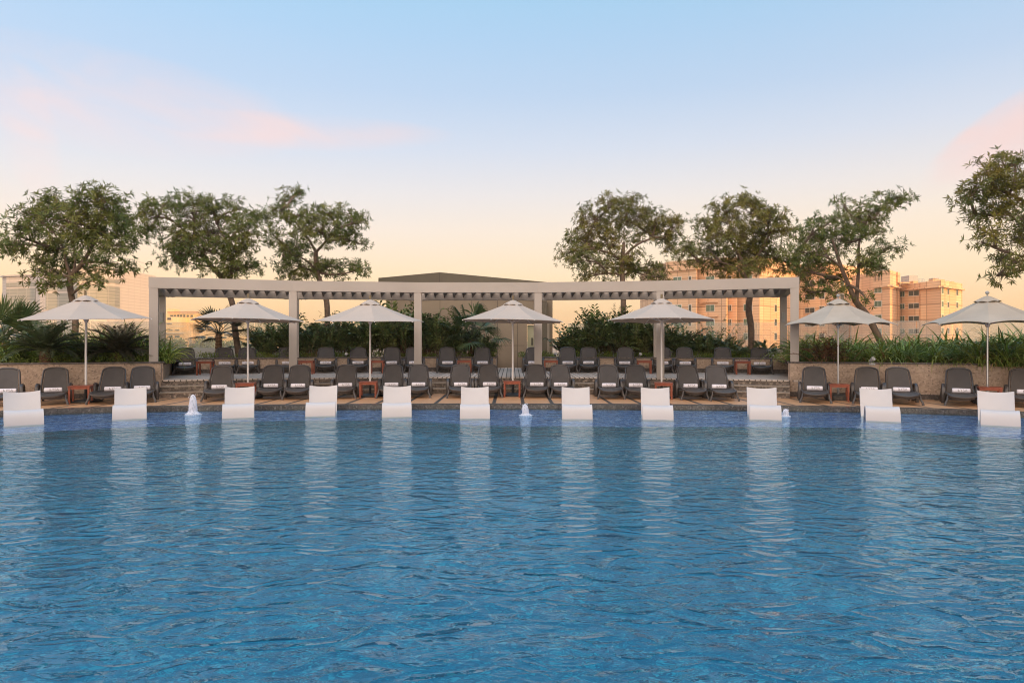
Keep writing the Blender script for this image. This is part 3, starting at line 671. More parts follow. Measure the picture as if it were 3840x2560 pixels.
def towel_proto():
    t = thing('rolled_towel'); rr = .061; hl = .185; n = 20
    xs = [-hl,-hl+.006,-hl+.02,-hl*.5,0,hl*.5,hl-.02,hl-.006,hl]; rs = [.84,.95,1,1.01,.99,1.01,1,.95,.84]
    m = MB(); pts = [(x,0,rr*.93) for x in xs]
    vs = []; fs = []
    for x, q in zip(xs, rs):
        for j in range(n):
            a = 2*PI*j/n; k = rr*q*(1+.06*max(0,math.cos(a-1.9))**8); vs.append((x, k*math.cos(a)*1.05, rr*.93+k*math.sin(a)*.93))
    for i in range(len(xs)-1):
        for j in range(n): fs.append((i*n+j,(i+1)*n+j,(i+1)*n+(j+1)%n,i*n+(j+1)%n))
    m.add(vs, fs)
    m.add([(s*(hl-.004), 0, rr*.93) for s in (-1,1)], [])
    # spiral ends
    for s in (-1,1):
        o = len(m.v); m.v.append((s*(hl-.012),0,rr*.93)); b = 0 if s < 0 else (len(xs)-1)*n
        for j in range(n): m.f.append((o, b+(j+1)%n, b+j) if s > 0 else (o, b+j, b+(j+1)%n))
        sp = [(s*(hl+.0005), .01*a_/2.2*math.cos(a_)*.55+0, rr*.93+.01*a_/2.2*math.sin(a_)*.5) for a_ in [k*.5 for k in range(2,34)]]
    m.build('towel_roll', 'towel', t, smooth=True)
    h = .062; x0 = -.075+.01; m = MB(); rad = rr*1.075
    for let in LET:
        for st_ in let:
            fine = []
            for (a, b) in zip(st_[:-1], st_[1:]):
                for q in range(6): fine.append((a[0]+(b[0]-a[0])*q/6, a[1]+(b[1]-a[1])*q/6))
            fine.append(st_[-1])
            P = []
            for (u, v) in fine:
                x = x0+u*h*.95; ang = PI+R(24)-(v-.5)*h/rr*1.0-R(24)*1.6
                P.append((x, rad*math.cos(ang)*1.05, rr*.93+rad*math.sin(PI-ang)*.93*1.0))
            m.tube(P, .0038, 4)
    m.build('lettering', 'thread', t)
    return t
LP = lounger_proto(); TP = towel_proto(); first = {'l': True, 't': True}
def umb_name(k): return ['leftmost umbrella','second umbrella from the left','third umbrella from the left','middle umbrella','third umbrella from the right','second umbrella from the right','rightmost umbrella'][k]
def tab_name(k): return ['leftmost raised-deck table','second raised-deck table from the left','third raised-deck table from the left','middle raised-deck table','third raised-deck table from the right','second raised-deck table from the right','rightmost raised-deck table'][k]
def put_lounger(fx, fy, yaw, z, where, grp, dx=0.0, tw=0.0):
    o = LP if first['l'] else copy_tree(LP); first['l'] = False
    o.location = (fx, fy, z); o.rotation_euler = (0,0,yaw)
    tag(o, 'charcoal '+where, 'sun lounger', grp)
    c, s = math.cos(yaw), math.sin(yaw); lx, ly = dx, .90
    q = TP if first['t'] else copy_tree(TP); first['t'] = False
    q.location = (fx+c*lx-s*ly, fy+s*lx+c*ly, z+.252); q.rotation_euler = (0,0,yaw+tw)
    tag(q, 'white towel on '+where, 'towel', grp.replace('loungers', 'towels on the loungers'))
def pose(pf, yf, pb, Y0, back=1.2):
    """front point from its floor line, heading so that the backrest lines up"""
    tb = (pb-1920)/F; X0 = (pf-1920)/F*Y0; a = 0
    best = min((abs((X0+back*math.sin(k*.002))/(Y0+back*math.cos(k*.002))-tb), k*.002) for k in range(-400,401))[1]
    return X0, Y0, -best
front = [ # back px, front shift px, feet y, umbrella index, words
 (22,-28,1526,0,'two left of table under %s'),(206,-18,1520,0,'just left of table under %s'),
 (422,-37,1516,0,'just right of table under %s'),(535,-12,1510,0,'two right of table under %s'),
 (830,-20,1506,1,'just left of table under %s'),(1023,-18,1499,1,'just right of table under %s'),(1123,-12,1499,1,'two right of table under %s'),
 (1298,-16,1496,2,'just left of table under %s'),(1473,-12,1494,2,'just right of table under %s'),(1569,-5,1493,2,'two right of table under %s'),
 (1727,-2,1493,3,'two left of table under %s'),(1831,4,1492,3,'just left of table under %s'),(2009,3,1493,3,'just right of table under %s'),(2101,12,1494,3,'two right of table under %s'),
 (2281,12,1497,4,'two left of table under %s'),(2383,10,1497,4,'just left of table under %s'),(2581,27,1501,4,'just right of table under %s'),(2688,31,1504,4,'two right of table under %s'),
 (3053,6,1512,5,'just left of table under %s'),(3252,8,1517,5,'just right of table under %s'),(3370,30,1519,5,'two right of table under %s'),
 (3597,14,1524,6,'just left of table under %s'),(3838,16,1530,6,'just right of table under %s')]
for i, (pb, sh_, fy, u, wd) in enumerate(front):
    Y0 = CAMZ*F/(fy-1280); x, y, a = pose(pb+sh_, fy, pb, Y0)
    tdx = (.06 if i in (0,2) else random.uniform(-.02,.03)) + (.02 if pb > 3000 else 0)
    put_lounger(x, y, a, 0, 'poolside lounger '+wd % umb_name(u), 'loungers in the poolside row', tdx, random.uniform(-.05,.05))
upper = [(695,-2,1406,0,'just left of the %s'),(842,0,1402,0,'just right of the %s'),(928,2,1401,0,'two right of the %s'),(1077,0,1399,1,'just left of the %s'),(1222,-3,1399,1,'just right of the %s'),
 (1344,0,1398,2,'just left of the %s'),(1471,0,1398,2,'just right of the %s'),(1552,2,1398,2,'two right of the %s'),(1677,0,1398,3,'just left of the %s'),(1808,0,1398,3,'just right of the %s'),
 (2001,-2,1398,4,'just left of the %s'),(2128,0,1398,4,'just right of the %s'),(2207,2,1398,4,'two right of the %s'),(2345,-2,1399,5,'just left of the %s'),(2484,2,1400,5,'just right of the %s'),(2567,5,1401,5,'two right of the %s'),
 (2710,4,1402,6,'just left of the %s'),(2849,8,1404,6,'just right of the %s')]
for pb, sh_, fy, u, wd in upper:
    Y0 = (CAMZ-DK)*F/(fy-1280); x, y, a = pose(pb+sh_, fy, pb, Y0)
    put_lounger(x, y, a, DK, 'raised-deck lounger '+wd % tab_name(u), 'loungers on the raised deck', random.uniform(-.02,.02), random.uniform(-.04,.04))

# ------------------------------------------------------------------ side tables
def table_proto():
    t = thing('side_table'); H = .43
    for k in range(4):
        y0 = -.225+k*.1135; MB().box(-.235,.235,y0,y0+.109,H-.022,H).build('top_slat', 'wood', t, bevel=.003)
    m = MB(); m.box(-.215,.215,-.212,-.19,H-.075,H-.022); m.box(-.215,.215,.19,.212,H-.075,H-.022); m.box(-.214,-.192,-.19,.19,H-.074,H-.022); m.box(.192,.214,-.19,.19,H-.074,H-.022)
    m.build('apron', 'wood', t)
    for sx in (-1,1):
        for sy in (-1,1): MB().box(sx*.222-.022*(sx>0)*2*1, sx*.222+.044*(sx<0), sy*.222-.044*(sy>0), sy*.222+.044*(sy<0), 0, H-.023).build('leg', 'wood', t, bevel=.003)
    return t
TB = table_proto(); ft = True
Uy = [16.35,17.5,18.05,18.3,17.6,17.0,15.9]; Ux = [322,930,1388,1923,2481,3143,3703]
tx = [303,923,1382,1921,2488,3145,3710]
for i in range(7):
    o = TB if i == 0 else copy_tree(TB); y = Uy[i]+.22; o.location = (WX(tx[i], y), y, 0); o.rotation_euler = (0,0,-math.atan2(WX(tx[i],y)+1, y+2.3)*.8)
    tag(o, 'small red teak side table at the foot of the '+umb_name(i), 'side table', 'poolside side tables')
for i, px in enumerate((770,1150,1414,1742,2066,2416,2784)):
    o = copy_tree(TB); y = [21.5,22.1,22.4,22.6,22.6,22.3,21.8][i]; o.location = (WX(px, y), y, DK); o.rotation_euler = (0,0,-math.atan2(WX(px,y)+1, y+2.3)*.6)
    tag(o, 'small red teak '+tab_name(i), 'side table', 'side tables on the raised deck')

# ------------------------------------------------------------------ umbrellas
def umbrella(i, px, Y0, kind, rot, tilt, Rm=1.44, rim=2.06, vent=2.545):
    x = WX(px, Y0); t = thing('umbrella', (x, Y0, 0), 0, ['beige canvas','beige canvas','beige canvas','beige canvas','beige canvas','weathered scalloped','weathered scalloped'][i]+' market umbrella, the '+umb_name(i), 'umbrella', 'umbrellas along the pool')
    T = Matrix.Translation((0,0,2.3)) @ Matrix.Rotation(tilt[0], 4, 'X') @ Matrix.Rotation(tilt[1], 4, 'Y') @ Matrix.Rotation(rot, 4, 'Z') @ Matrix.Translation((0,0,-2.3))
    sc = kind == 'ball'; cm_ = 'canvas2' if sc else 'canvas'
    n = 8; seg_ = 8; rings = 9; m = MB(); grid = []
    r0_ = .09
    for k in range(rings+1):
        v = k/rings; row = []
        for j in range(n*seg_+1):
            a = j/(n*seg_)*2*PI; q = (j % seg_)/seg_; rr = math.cos(PI/n)/math.cos((q-.5)*2*PI/n)   # octagon
            bow = 4*q*(1-q)
            rad = (r0_+(Rm-r0_)*v)*rr*(1-(.045 if sc else .012)*bow*v)
            z = vent+.03+(rim-vent-.03)*(v**1.0)-.020*math.sin(PI*v)+(-.018*bow*math.sin(PI*min(1,v*1.0))) + (.055*bow*v**4 if sc else .006*bow*v**4)
            row.append(T @ Vector((rad*math.cos(a), rad*math.sin(a), z)))
        grid.append(row)
    cn = MB().sheet(grid, .004).build('canopy', cm_, t, smooth=False)
    hem = MB(); hem.tube([p+Vector((0,0,-.006)) for p in grid[-1]], .007, 5, caps=False); hem.build('hem', cm_, cn)
    # vent cap
    g2 = []
    for k in range(6):
        v = k/5; row = []
        for j in range(n*seg_+1):
            a = j/(n*seg_)*2*PI; q = (j % seg_)/seg_; bow = 4*q*(1-q); rad = (.03+.25*v); zz = vent+.10-.15*v**1.25+.022*bow*v**2+.008*math.sin(a*3+i)*v
            row.append(T @ Vector((rad*math.cos(a), rad*math.sin(a), zz)))
        g2.append(row)
    MB().sheet(g2, .004).build('vent_cap', cm_, t, smooth=True)
    top = T @ Vector((0,0,vent+.09)); dirn = ((T @ Vector((0,0,3)))-(T @ Vector((0,0,2)))).normalized()
    if sc:
        f = MB(); c = top+dirn*.06; f.tube([top, c], .016, 8)
        f.lathe([(.002,-.045),(.025,-.038),(.042,-.015),(.044,.008),(.03,.032),(.002,.044)], 12, (c.x,c.y,c.z+.03)); f.build('finial', 'lampgrey', t, smooth=True)
    else:
        f = MB(); f.tube([top-dirn*.03, top+dirn*.13], .03, 10); f.build('finial', 'finial', t)
    for k in range(8):
        a = 2*PI*k/8; p = T @ Vector((.05*math.cos(a), .05*math.sin(a), vent-.02)); q = T @ Vector(((Rm+.02)*math.cos(a), (Rm+.02)*math.sin(a), rim-.022))
        mid = p.lerp(q, .5)+Vector((0,0,-.018)); MB().tube([p, mid, q], .012, 5).build('rib', 'alu' if not sc else 'lampgrey', t)
        s0 = T @ Vector((.04*math.cos(a), .04*math.sin(a), rim-.02)); s1 = p.lerp(q, .48)+Vector((0,0,-.03)); MB().tube([s0, s1], .009, 5).build('strut', 'alu' if not sc else 'lampgrey', t)
    hb = T @ Vector((0,0,rim-.02)); MB().lathe([(.03,-.07),(.05,-.04),(.055,.02),(.03,.05)], 12, tuple(hb)).build('hub', 'alu', t, smooth=True)
    MB().tube([(0,0,.33),(0,0,1.2),(hb.x*.5,hb.y*.5,rim-.3),tuple(hb),tuple(top)], .026 if not sc else .022, 12).build('pole', 'silver' if sc else 'alu', t, smooth=True)
    if sc:
        MB().tube([(0,0,.1),(0,0,.42)], .03, 12).build('sleeve', 'lampgrey', t, smooth=True)
        MB().lathe([(.3,0),(.31,.03),(.31,.10),(.28,.13),(.05,.14)], 24).build('base', 'concrete', t)
        MB().tube([(.03,0,.27),(.08,0,.27),(.08,0,.30)], .008, 6).build('clamp_knob', 'black', t)
    else:
        MB().tube([(0,0,.04),(0,0,.40)], .034, 12).build('sleeve', 'black', t, smooth=True)
        MB().lathe([(.36,0),(.37,.015),(.36,.04),(.1,.075),(.05,.08)], 24).build('base', 'black', t)
U = [('stub',.30,(.045,-.01)),('stub',.12,(-.015,.012)),('stub',.28,(.035,.005)),('stub',.393,(-.01,.02)),('stub',.10,(-.02,.005)),('ball',.05,(.01,.0)),('ball',.2,(.0,-.01))]
for i in range(7):
    k, ro_, ti = U[i]
    umbrella(i, Ux[i], Uy[i]+.62, k, ro_, ti, Rm=[1.45,1.44,1.44,1.45,1.44,1.36,1.36][i], rim=(2.06 if k == 'stub' else 1.93), vent=(2.545 if k == 'stub' else 2.50))

# ------------------------------------------------------------------ in-pool chaises
def chaise_proto():
    t = thing('in_pool_chaise'); hw = .305
    prof = [(-.03,-.27),(-.025,-.12),(-.01,.05),(.02,.17),(.07,.235),(.14,.262),(.22,.25),(.30,.20),(.38,.11),(.47,.0),(.58,-.10),(.70,-.15),(.80,-.13),(.90,-.04),(.99,.12),(1.07,.30),(1.14,.45),(1.19,.555)]
    pr = catmull([(0,a,b) for a,b in prof], 4, False); n = 13; grid = []
    L_ = len(pr)
    for i, p in enumerate(pr):
        v = i/(L_-1); row = []
        d = (pr[min(i+1,L_-1)]-pr[max(i-1,0)]).normalized(); nr = Vector((0,-d.z,d.y))
        dish = .012+.03*max(0, (v-.55)/.45)
        for j in range(n):
            u = -1+2*j/(n-1); wv = hw*(1+.015*math.cos(v*6))
            q = p-nr*dish*(1-u*u)
            if v > .93: q = q+Vector((0,0,.018*abs(u)**2*(v-.93)/.07))
            row.append((u*wv, q.y, q.z))
        grid.append(row)
    MB().sheet(grid, .022).build('shell', 'chaise', t, smooth=True, bevel=0)
    m = MB(); m.beam((-.28,.02,-.28),(-.28,1.0,-.28),.03,.015); m.beam((.28,.02,-.28),(.28,1.0,-.28),.03,.015); m.build('runner', 'chaise', t)
    return t
CP = chaise_proto()
chs = [(91,1594,83),(486,1571,490),(893,1567,899),(1202,1560,1212.6),(1488,1563,1489.8),(1781,1569,1780.5),(2165,1571,2158.6),(2467,1573.5,2456.7),(2870,1573,2856),(3311,1579,3284),(3751,1596,3734)]
cw = ['leftmost, left of the leftmost umbrella pole','second from the left, below the left pergola end','third from the left, right of the tall jet','fourth from the left, below the second pergola post',
      'fifth from the left, right of the third umbrella','middle one, left of the small pointed jet','fifth from the right, right of the small pointed jet','fourth from the right, at the fifth umbrella',
      'third from the right, hiding a low bubbling jet','second from the right, turned to show its hollow side','rightmost, in front of the last umbrella']
for i, (pf, py, pb) in enumerate(chs):
    o = CP if i == 0 else copy_tree(CP); Y0 = (CAMZ-WATER)*F/(py-1280)
    x, y, a = pose(pf, py, pb, Y0+.02, 1.12); o.location = (x, y, WATER); o.rotation_euler = (0,0,a)
    tag(o, 'white in-pool chaise, '+cw[i], 'pool chaise', 'white chaises standing in the pool')

# ------------------------------------------------------------------ fountain jets
def jet(px, py, h, r_, lean, label, n=16):
    Y0 = (CAMZ-WATER)*F/(py-1280); x = WX(px, Y0); t = thing('fountain_jet', (x, Y0, WATER), 0, label, 'fountain jet', 'bubbling jets along the pool shelf')
    rnd = random.Random(int(px)); m = MB(); k = 22; ph = [rnd.uniform(0,6) for _ in range(6)]
    vs = []; fs = []
    for i in range(k+1):
        v = i/k; z = h*v; w_ = r_*((1-.15*v)*(1-v**4)**.5+.02)
        if v < .15: w_ *= 1+.8*(.15-v)/.15
        for j in range(n*2):
            a = PI*j/n; q = w_*(1+.06*math.sin(a*7+ph[0]+v*2)+.05*math.sin(a*11+ph[1]-v*3)+.05*rnd.uniform(-1,1))
            vs.append((q*math.cos(a)+lean*v*(1-v*.3), q*math.sin(a), z+.015*h*math.sin(a*5+ph[2])*v))
    N2 = n*2
    for i in range(k):
        for j in range(N2): fs.append((i*N2+j,i*N2+(j+1)%N2,(i+1)*N2+(j+1)%N2,(i+1)*N2+j))
    fs.append(tuple(k*N2+j for j in range(N2))); m.add(vs, fs); m.build('water_column', 'foam', t, smooth=True)
    m = MB()
    for q in range(34):
        a = rnd.uniform(0,2*PI); rr = r_*rnd.uniform(.7,1.5); z = h*rnd.random()**.8*1.05; s = rnd.uniform(.003,.008); rr = rr if z < h*.3 else rr*.75
        c = (rr*math.cos(a)+lean*z/h, rr*math.sin(a), z); m.add([(c[0]+s*d[0],c[1]+s*d[1],c[2]+s*2*d[2]) for d in ((1,0,0),(-1,0,0),(0,1,0),(0,-1,0),(0,0,1),(0,0,-1))], [(0,2,4),(2,1,4),(1,3,4),(3,0,4),(2,0,5),(1,2,5),(3,1,5),(0,3,5)])
    m.build('spray', 'foam', t)
    # ring of foam lying on the water
    m = MB(); ns_ = 40; vs = [(0,0,.006)]; 
    for j in range(ns_): a = 2*PI*j/ns_; q = r_*1.45*(1+.25*math.sin(a*3+ph[3])+.15*rnd.uniform(-1,1)); vs.append((q*math.cos(a)*1.3, q*math.sin(a), .004))
    m.add(vs, [(0,1+j,1+(j+1)%ns_) for j in range(ns_)]); m.build('foam_ring', 'foam', t)
jet(723.5, 1553, .43, .085, .0, 'tall white fountain jet rising before the left end of the steps')
jet(1972, 1556, .24, .075, -.03, 'small pointed fountain jet bubbling near the middle of the pool edge')
jet(2946, 1560, .155, .06, .0, 'low bubbling jet beside the third white chaise from the right')

# ------------------------------------------------------------------ trees
def limb_path(a, b, sag, rnd, n=4):
    a = np.array(a); b = np.array(b); d = b-a; o = []
    off = rnd.normal(0, .07, 3)*np.linalg.norm(d)
    for i in range(n+1):
        t_ = i/n; p = a+d*t_+off*math.sin(PI*t_); p[2] -= sag*math.sin(PI*t_)*np.linalg.norm(d); o.append(p)
    return o
def tree(Y0, org, sc, trunks, blobs, label, leafm, seed, base, dens=1.0, leafL=.165):
    rnd = np.random.default_rng(seed)
    bx_, by_ = WX(base[0], Y0), Y0
    t = thing('tree', (bx_, by_, .85), 0, label, 'tree', 'leafy trees standing in the planters'); O = np.array([bx_, by_, .85])
    def W(cx, cy, dy=0): px = org[0]+cx/sc; py = org[1]+cy/sc; y = Y0+dy; return np.array([WX(px, y), y, WZ(py, y)])-O
    mw = MB(); nodes = []     # (pos, pathlen, radius-parent)
    for tr_ in trunks:
        P = [W(a,b) if not isinstance(a, str) else None for a,b,_ in tr_]; rad = [r_ for _,_,r_ in tr_]
        # smooth trunk
        q = catmull([tuple(p) for p in P], 4, False); rr = []
        for i in range(len(P)-1):
            for k in range(4): rr.append(rad[i]+(rad[i+1]-rad[i])*k/4)
        rr.append(rad[-1]); mw.tube(q, [a*.86 for a in rr], 9)
        for i, p in enumerate(P):
            if i >= len(P)-3: nodes.append((p, .15*i, None))
    cents = []
    for (cx, cy, rx, ry) in blobs:
        c = W(cx, cy, rnd.uniform(-.9,.9)); k = Y0/F/sc; cents.append((c, rx*k, ry*k))
    root = nodes[0][0]; order = sorted(range(len(cents)), key=lambda i: np.linalg.norm(cents[i][0]-root))
    LV = []; tw = MB(); links = []
    for i in order:
        c, rx, ry = cents[i]; best = min(range(len(nodes)), key=lambda k: np.linalg.norm(nodes[k][0]-c)+.35*nodes[k][1]+(.4 if nodes[k][0][2] > c[2]+.1 else 0))
        p, pl, _ = nodes[best]; L_ = np.linalg.norm(c-p); path = limb_path(p, c, -.03, rnd); r0_ = max(.016, .055-.014*pl)*(1.0 if leafL > .1 else .8)
        mw.tube(path, [r0_*(1-.55*q/4) for q in range(5)], 6); nodes.append((c, pl+L_, None)); nodes.append((path[2], pl+L_*.5, None)); links.append((path, i))
    Pl = []; Dl = []; Nl = []; Ll = []; Wl = []
    for path, i in links:
        c, rx, ry = cents[i]; area = PI*rx*ry; nw = int(area*150*dens)+6
        ncl = max(4, int(nw/5)); cc = []
        for q in range(ncl):
            a = rnd.uniform(0, 2*PI); rr = rnd.uniform(0,1)**.5*1.02; cc.append(c+np.array([rx*rr*math.cos(a), rnd.uniform(-.55,.55)*(rx+ry)*.6, ry*rr*math.sin(a)]))
        for q in cc:
            s = path[int(rnd.integers(2,5))]; pth = limb_path(s, q, -.05, rnd, 3); tw.tube(pth, [.011,.008,.006,.004], 4, caps=False)
            out_d = unit(q-c*0-path[2]+np.array([0,0,.12]))
            for _ in range(max(3, int(nw/ncl))):
                tip = q+rnd.normal(0, 1, 3)*np.array([.135,.16,.105]); tw.tube([q, tip], [.004,.0025], 3, caps=False)
                ax = unit(tip-q+out_d*.1+np.array([0,0,.06])+rnd.normal(0,.03,3)); k = int(rnd.integers(6,10))
                e1 = unit(np.cross(ax, [0.3,.2,1.0])); e2 = np.cross(ax, e1); ph = rnd.uniform(0,6)
                for z in range(k):
                    a = ph+z*2.4; sp = rnd.uniform(.55,1.15); d = ax*rnd.uniform(.25,.9)+(e1*math.cos(a)+e2*math.sin(a))*sp; d[2] -= .18
                    Pl.append(tip-ax*.03*z/k); Dl.append(d); Nl.append(ax+rnd.normal(0,.2,3)); Ll.append(leafL*rnd.uniform(.65,1.2)); Wl.append(leafL*rnd.uniform(.16,.22))
    V, T = leaf_arrays(Pl, Dl, Nl, Ll, Wl); 
    tk = mw.build('trunk', 'bark', t, smooth=True); cr = tri_mesh('crown', V, T, leafm, t); tw.build('twigs', 'bark', cr)
    return t
S = 2352/1440
def tr(l): return l
T1 = [(110,400,110,85),(230,270,110,85),(350,190,95,70),(560,160,130,65),(640,260,130,100),(760,300,60,80),(420,320,170,120),(600,430,160,110),(770,420,70,50),(300,500,130,90),(230,600,85,55),(700,570,120,50),(480,620,110,50),(340,690,65,50),(540,680,60,30),(60,460,60,45)]
tree(20.2, (0,640), S, [[(455,1110,.115),(462,900,.10),(437,760,.10),(428,680,.10),(440,640,.095)],[(440,640,.08),(500,570,.07),(560,470,.055),(590,380,.03)],[(435,650,.06),(405,560,.05),(390,480,.035),(330,380,.02)],[(440,645,.05),(460,560,.04),(450,420,.025)]], T1,
     'leafy tree with a wide rounded crown behind the leftmost umbrella', 'leaf', 11, (278,1360), 1.0, .18)
T2 = [(900,190,38,38),(1030,190,75,45),(930,290,95,75),(1180,260,125,95),(1300,220,80,55),(1460,240,65,55),(1600,290,58,65),(1100,400,140,80),(885,390,55,35),(1350,370,150,105),(1520,380,115,85),(1060,520,95,60),(1250,480,125,85),(1450,500,105,75),(1420,600,160,55),(1180,570,55,35),(1560,590,40,35)]
tree(24.0, (0,640), S, [[(1475,1200,.13),(1440,980,.12),(1428,840,.115),(1405,760,.115),(1360,660,.11),(1300,590,.09),(1230,520,.06)],[(1400,760,.08),(1415,640,.075),(1420,560,.06),(1390,440,.04),(1330,330,.025)],[(1310,600,.05),(1180,420,.04),(1060,310,.03),(980,260,.018)]], T2,
     'leafy tree with a flat spreading crown above the left pergola bay', 'leaf', 12, (905,1350), 1.0, .17)
T3 = [(1840,140,45,35),(1740,170,55,45),(1720,250,58,55),(1850,280,115,50),(2000,260,115,50),(2150,270,85,42),(2200,320,52,42),(1950,370,165,75),(2120,400,110,62),(2210,450,42,28),(1680,400,55,55),(1830,460,110,55),(1730,520,66,50),(1850,590,145,65),(2060,600,145,55),(2190,610,52,38),(1770,640,58,28)]
tree(25.4, (0,640), S, [[(2010,1200,.13),(2005,980,.12),(2000,800,.12),(1960,680,.115),(1935,600,.10),(1935,500,.09)],[(1935,500,.06),(1890,420,.05),(1800,300,.03),(1760,220,.02)],[(1935,500,.06),(2000,430,.05),(2080,350,.03)],[(1940,620,.05),(1890,560,.04),(1820,520,.02)]], T3,
     'leafy tree with one raised bough on its left, above the second pergola bay', 'leaf', 13, (1230,1350), 1.0, .17)
T4 = [(600,190,88,45),(480,210,105,55),(380,300,105,85),(560,290,145,85),(750,290,85,46),(850,360,75,85),(700,380,115,65),(320,420,125,85),(200,510,75,48),(450,430,105,75),(830,440,66,55),(330,550,105,55),(500,600,145,65),(700,610,135,62),(600,520,75,38),(340,650,75,28),(790,650,55,28)]
tree(25.6, (2000,640), S, [[(548,1200,.13),(550,900,.12),(552,760,.12),(545,640,.11),(548,520,.095),(555,440,.07)],[(548,530,.06),(640,450,.05),(740,410,.03)],[(545,560,.06),(480,510,.045),(380,480,.03)]], T4,
     'leafy tree with a domed crown right of the kiosk roof', 'leaf2', 14, (2336,1350), 1.05, .165)
T5 = [(1280,200,95,44),(1180,260,115,75),(1330,260,125,75),(1450,300,95,62),(1060,350,75,62),(1200,380,125,85),(1400,400,145,95),(1560,370,85,52),(930,480,85,52),(1080,470,115,62),(1280,500,145,75),(1450,520,95,55),(1000,560,75,34),(1150,600,115,52),(1350,600,115,45),(1540,560,85,80)]
tree(23.6, (2000,640), S, [[(1330,1250,.12),(1335,980,.125),(1318,850,.125),(1325,760,.12),(1305,640,.105),(1300,560,.09)],[(1300,600,.07),(1250,500,.055),(1190,400,.03)],[(1305,600,.07),(1400,480,.05),(1450,380,.03)],[(1305,680,.06),(1250,600,.05),(1150,560,.03),(1040,530,.02)]], T5,
     'leafy tree whose bare trunk shows between the umbrella and right pergola end', 'leaf2', 15, (2814,1350), 1.05, .165)
T6 = [(2200,180,105,38),(2270,170,40,28),(2080,250,105,55),(1900,210,45,34),(1980,310,125,62),(1800,330,125,52),(1700,390,105,62),(1870,420,125,72),(2080,380,85,52),(2170,470,95,34),(1650,500,115,62),(1800,520,135,52),(2050,540,105,62),(1700,620,125,52),(2100,600,62,34),(1800,660,95,52),(1690,750,75,50),(2040,790,28,26),(1850,750,55,42)]
tree(20.8, (2000,640), S, [[(2150,1100,.12),(2095,980,.115),(2040,880,.11),(1975,800,.10),(1930,700,.075),(1885,590,.065),(1850,480,.05),(1825,400,.03)],[(1978,800,.08),(1985,700,.06),(1993,590,.055),(2000,420,.04),(2080,300,.025)],[(1880,590,.045),(1800,530,.035),(1640,500,.02)],[(1930,700,.035),(1860,650,.025),(1780,640,.015)]], T6,
     'leaning tree with forked trunk and a bough reaching right over the apartments', 'leaf', 16, (3308,1340), 1.0, .165)
T7 = [(1100,230,115,62),(980,320,125,82),(1200,250,100,72),(820,520,115,72),(900,430,105,75),(1050,450,145,105),(1200,420,115,85),(880,640,105,62),(1050,620,125,75),(1220,650,95,55),(900,740,52,35),(930,860,62,44),(1050,820,95,62),(1200,820,95,75),(1080,1010,80,52),(1200,1020,85,62),(1060,1130,50,42),(1180,1110,66,36),(1400,400,140,200),(1400,800,140,240)]
tree(17.6, (3240,500), 2.118, [[(1520,1800,.13),(1500,1300,.12),(1490,1000,.11),(1440,700,.09),(1400,600,.08)],[(1440,700,.07),(1300,560,.055),(1150,480,.035)],[(1490,1000,.06),(1350,820,.045),(1150,640,.03)],[(1495,1100,.05),(1350,1000,.035),(1180,960,.02)]], T7,
     'tall tree reaching in from the right edge above the rightmost umbrella', 'leaf2', 17, (3958,1350), 1.0, .165)

# ------------------------------------------------------------------ planting
def frond_curve(L_, el0, droop, az_, n=8):
    p = np.zeros(3); o = [p.copy()]; e = el0
    for i in range(n):
        d = np.array([math.cos(e)*math.cos(az_), math.cos(e)*math.sin(az_), math.sin(e)]); p = p+d*L_/n; e -= droop/n; o.append(p.copy())
    return np.array(o)
def interp(C, t_):
    k = t_*(len(C)-1); i = min(int(k), len(C)-2); return C[i]+(C[i+1]-C[i])*(k-i), unit(C[i+1]-C[i])
def frond_shrub(name, seed, h, spread, nf, leafm, leaflet, pairs, base_h=.0, lw=.26):
    rnd = np.random.default_rng(seed); t = thing(name); P=[];D=[];Nn=[];Ln=[];Wd=[]; st_ = MB()
    for f in range(nf):
        az_ = rnd.uniform(0,2*PI); L_ = h*rnd.uniform(.55,1.0); el0 = R(rnd.uniform(42,88)); C = frond_curve(L_, el0, R(rnd.uniform(35,85)), az_)
        off = np.array([rnd.normal(0,spread*.28), rnd.normal(0,spread*.28), base_h*rnd.random()]); C = C*np.array([spread/h*1.15, spread/h*1.15, 1])+off
        st_.tube(C[::2], [.010,.008,.006,.005,.003][:len(C[::2])], 3, caps=False)
        for k in range(pairs):
            v = .25+.75*k/(pairs-1); p, d = interp(C, min(v,.999)); side = unit(np.cross(d, [0,0,1])); up = np.cross(side, d)
            sz = leaflet*(1-.45*abs(v-.6)/.4)
            for s in (-1,1):
                P.append(p); D.append(side*s*.9+d*.65+up*rnd.uniform(-.15,.25)+rnd.normal(0,.12,3)); Nn.append(up+rnd.normal(0,.25,3)); Ln.append(sz*rnd.uniform(.8,1.15)); Wd.append(sz*lw*rnd.uniform(.8,1.2))
    V, T = leaf_arrays(P, D, Nn, Ln, Wd); f = tri_mesh('foliage', V, T, leafm, t); st_.build('stem', 'fibre', t); return t
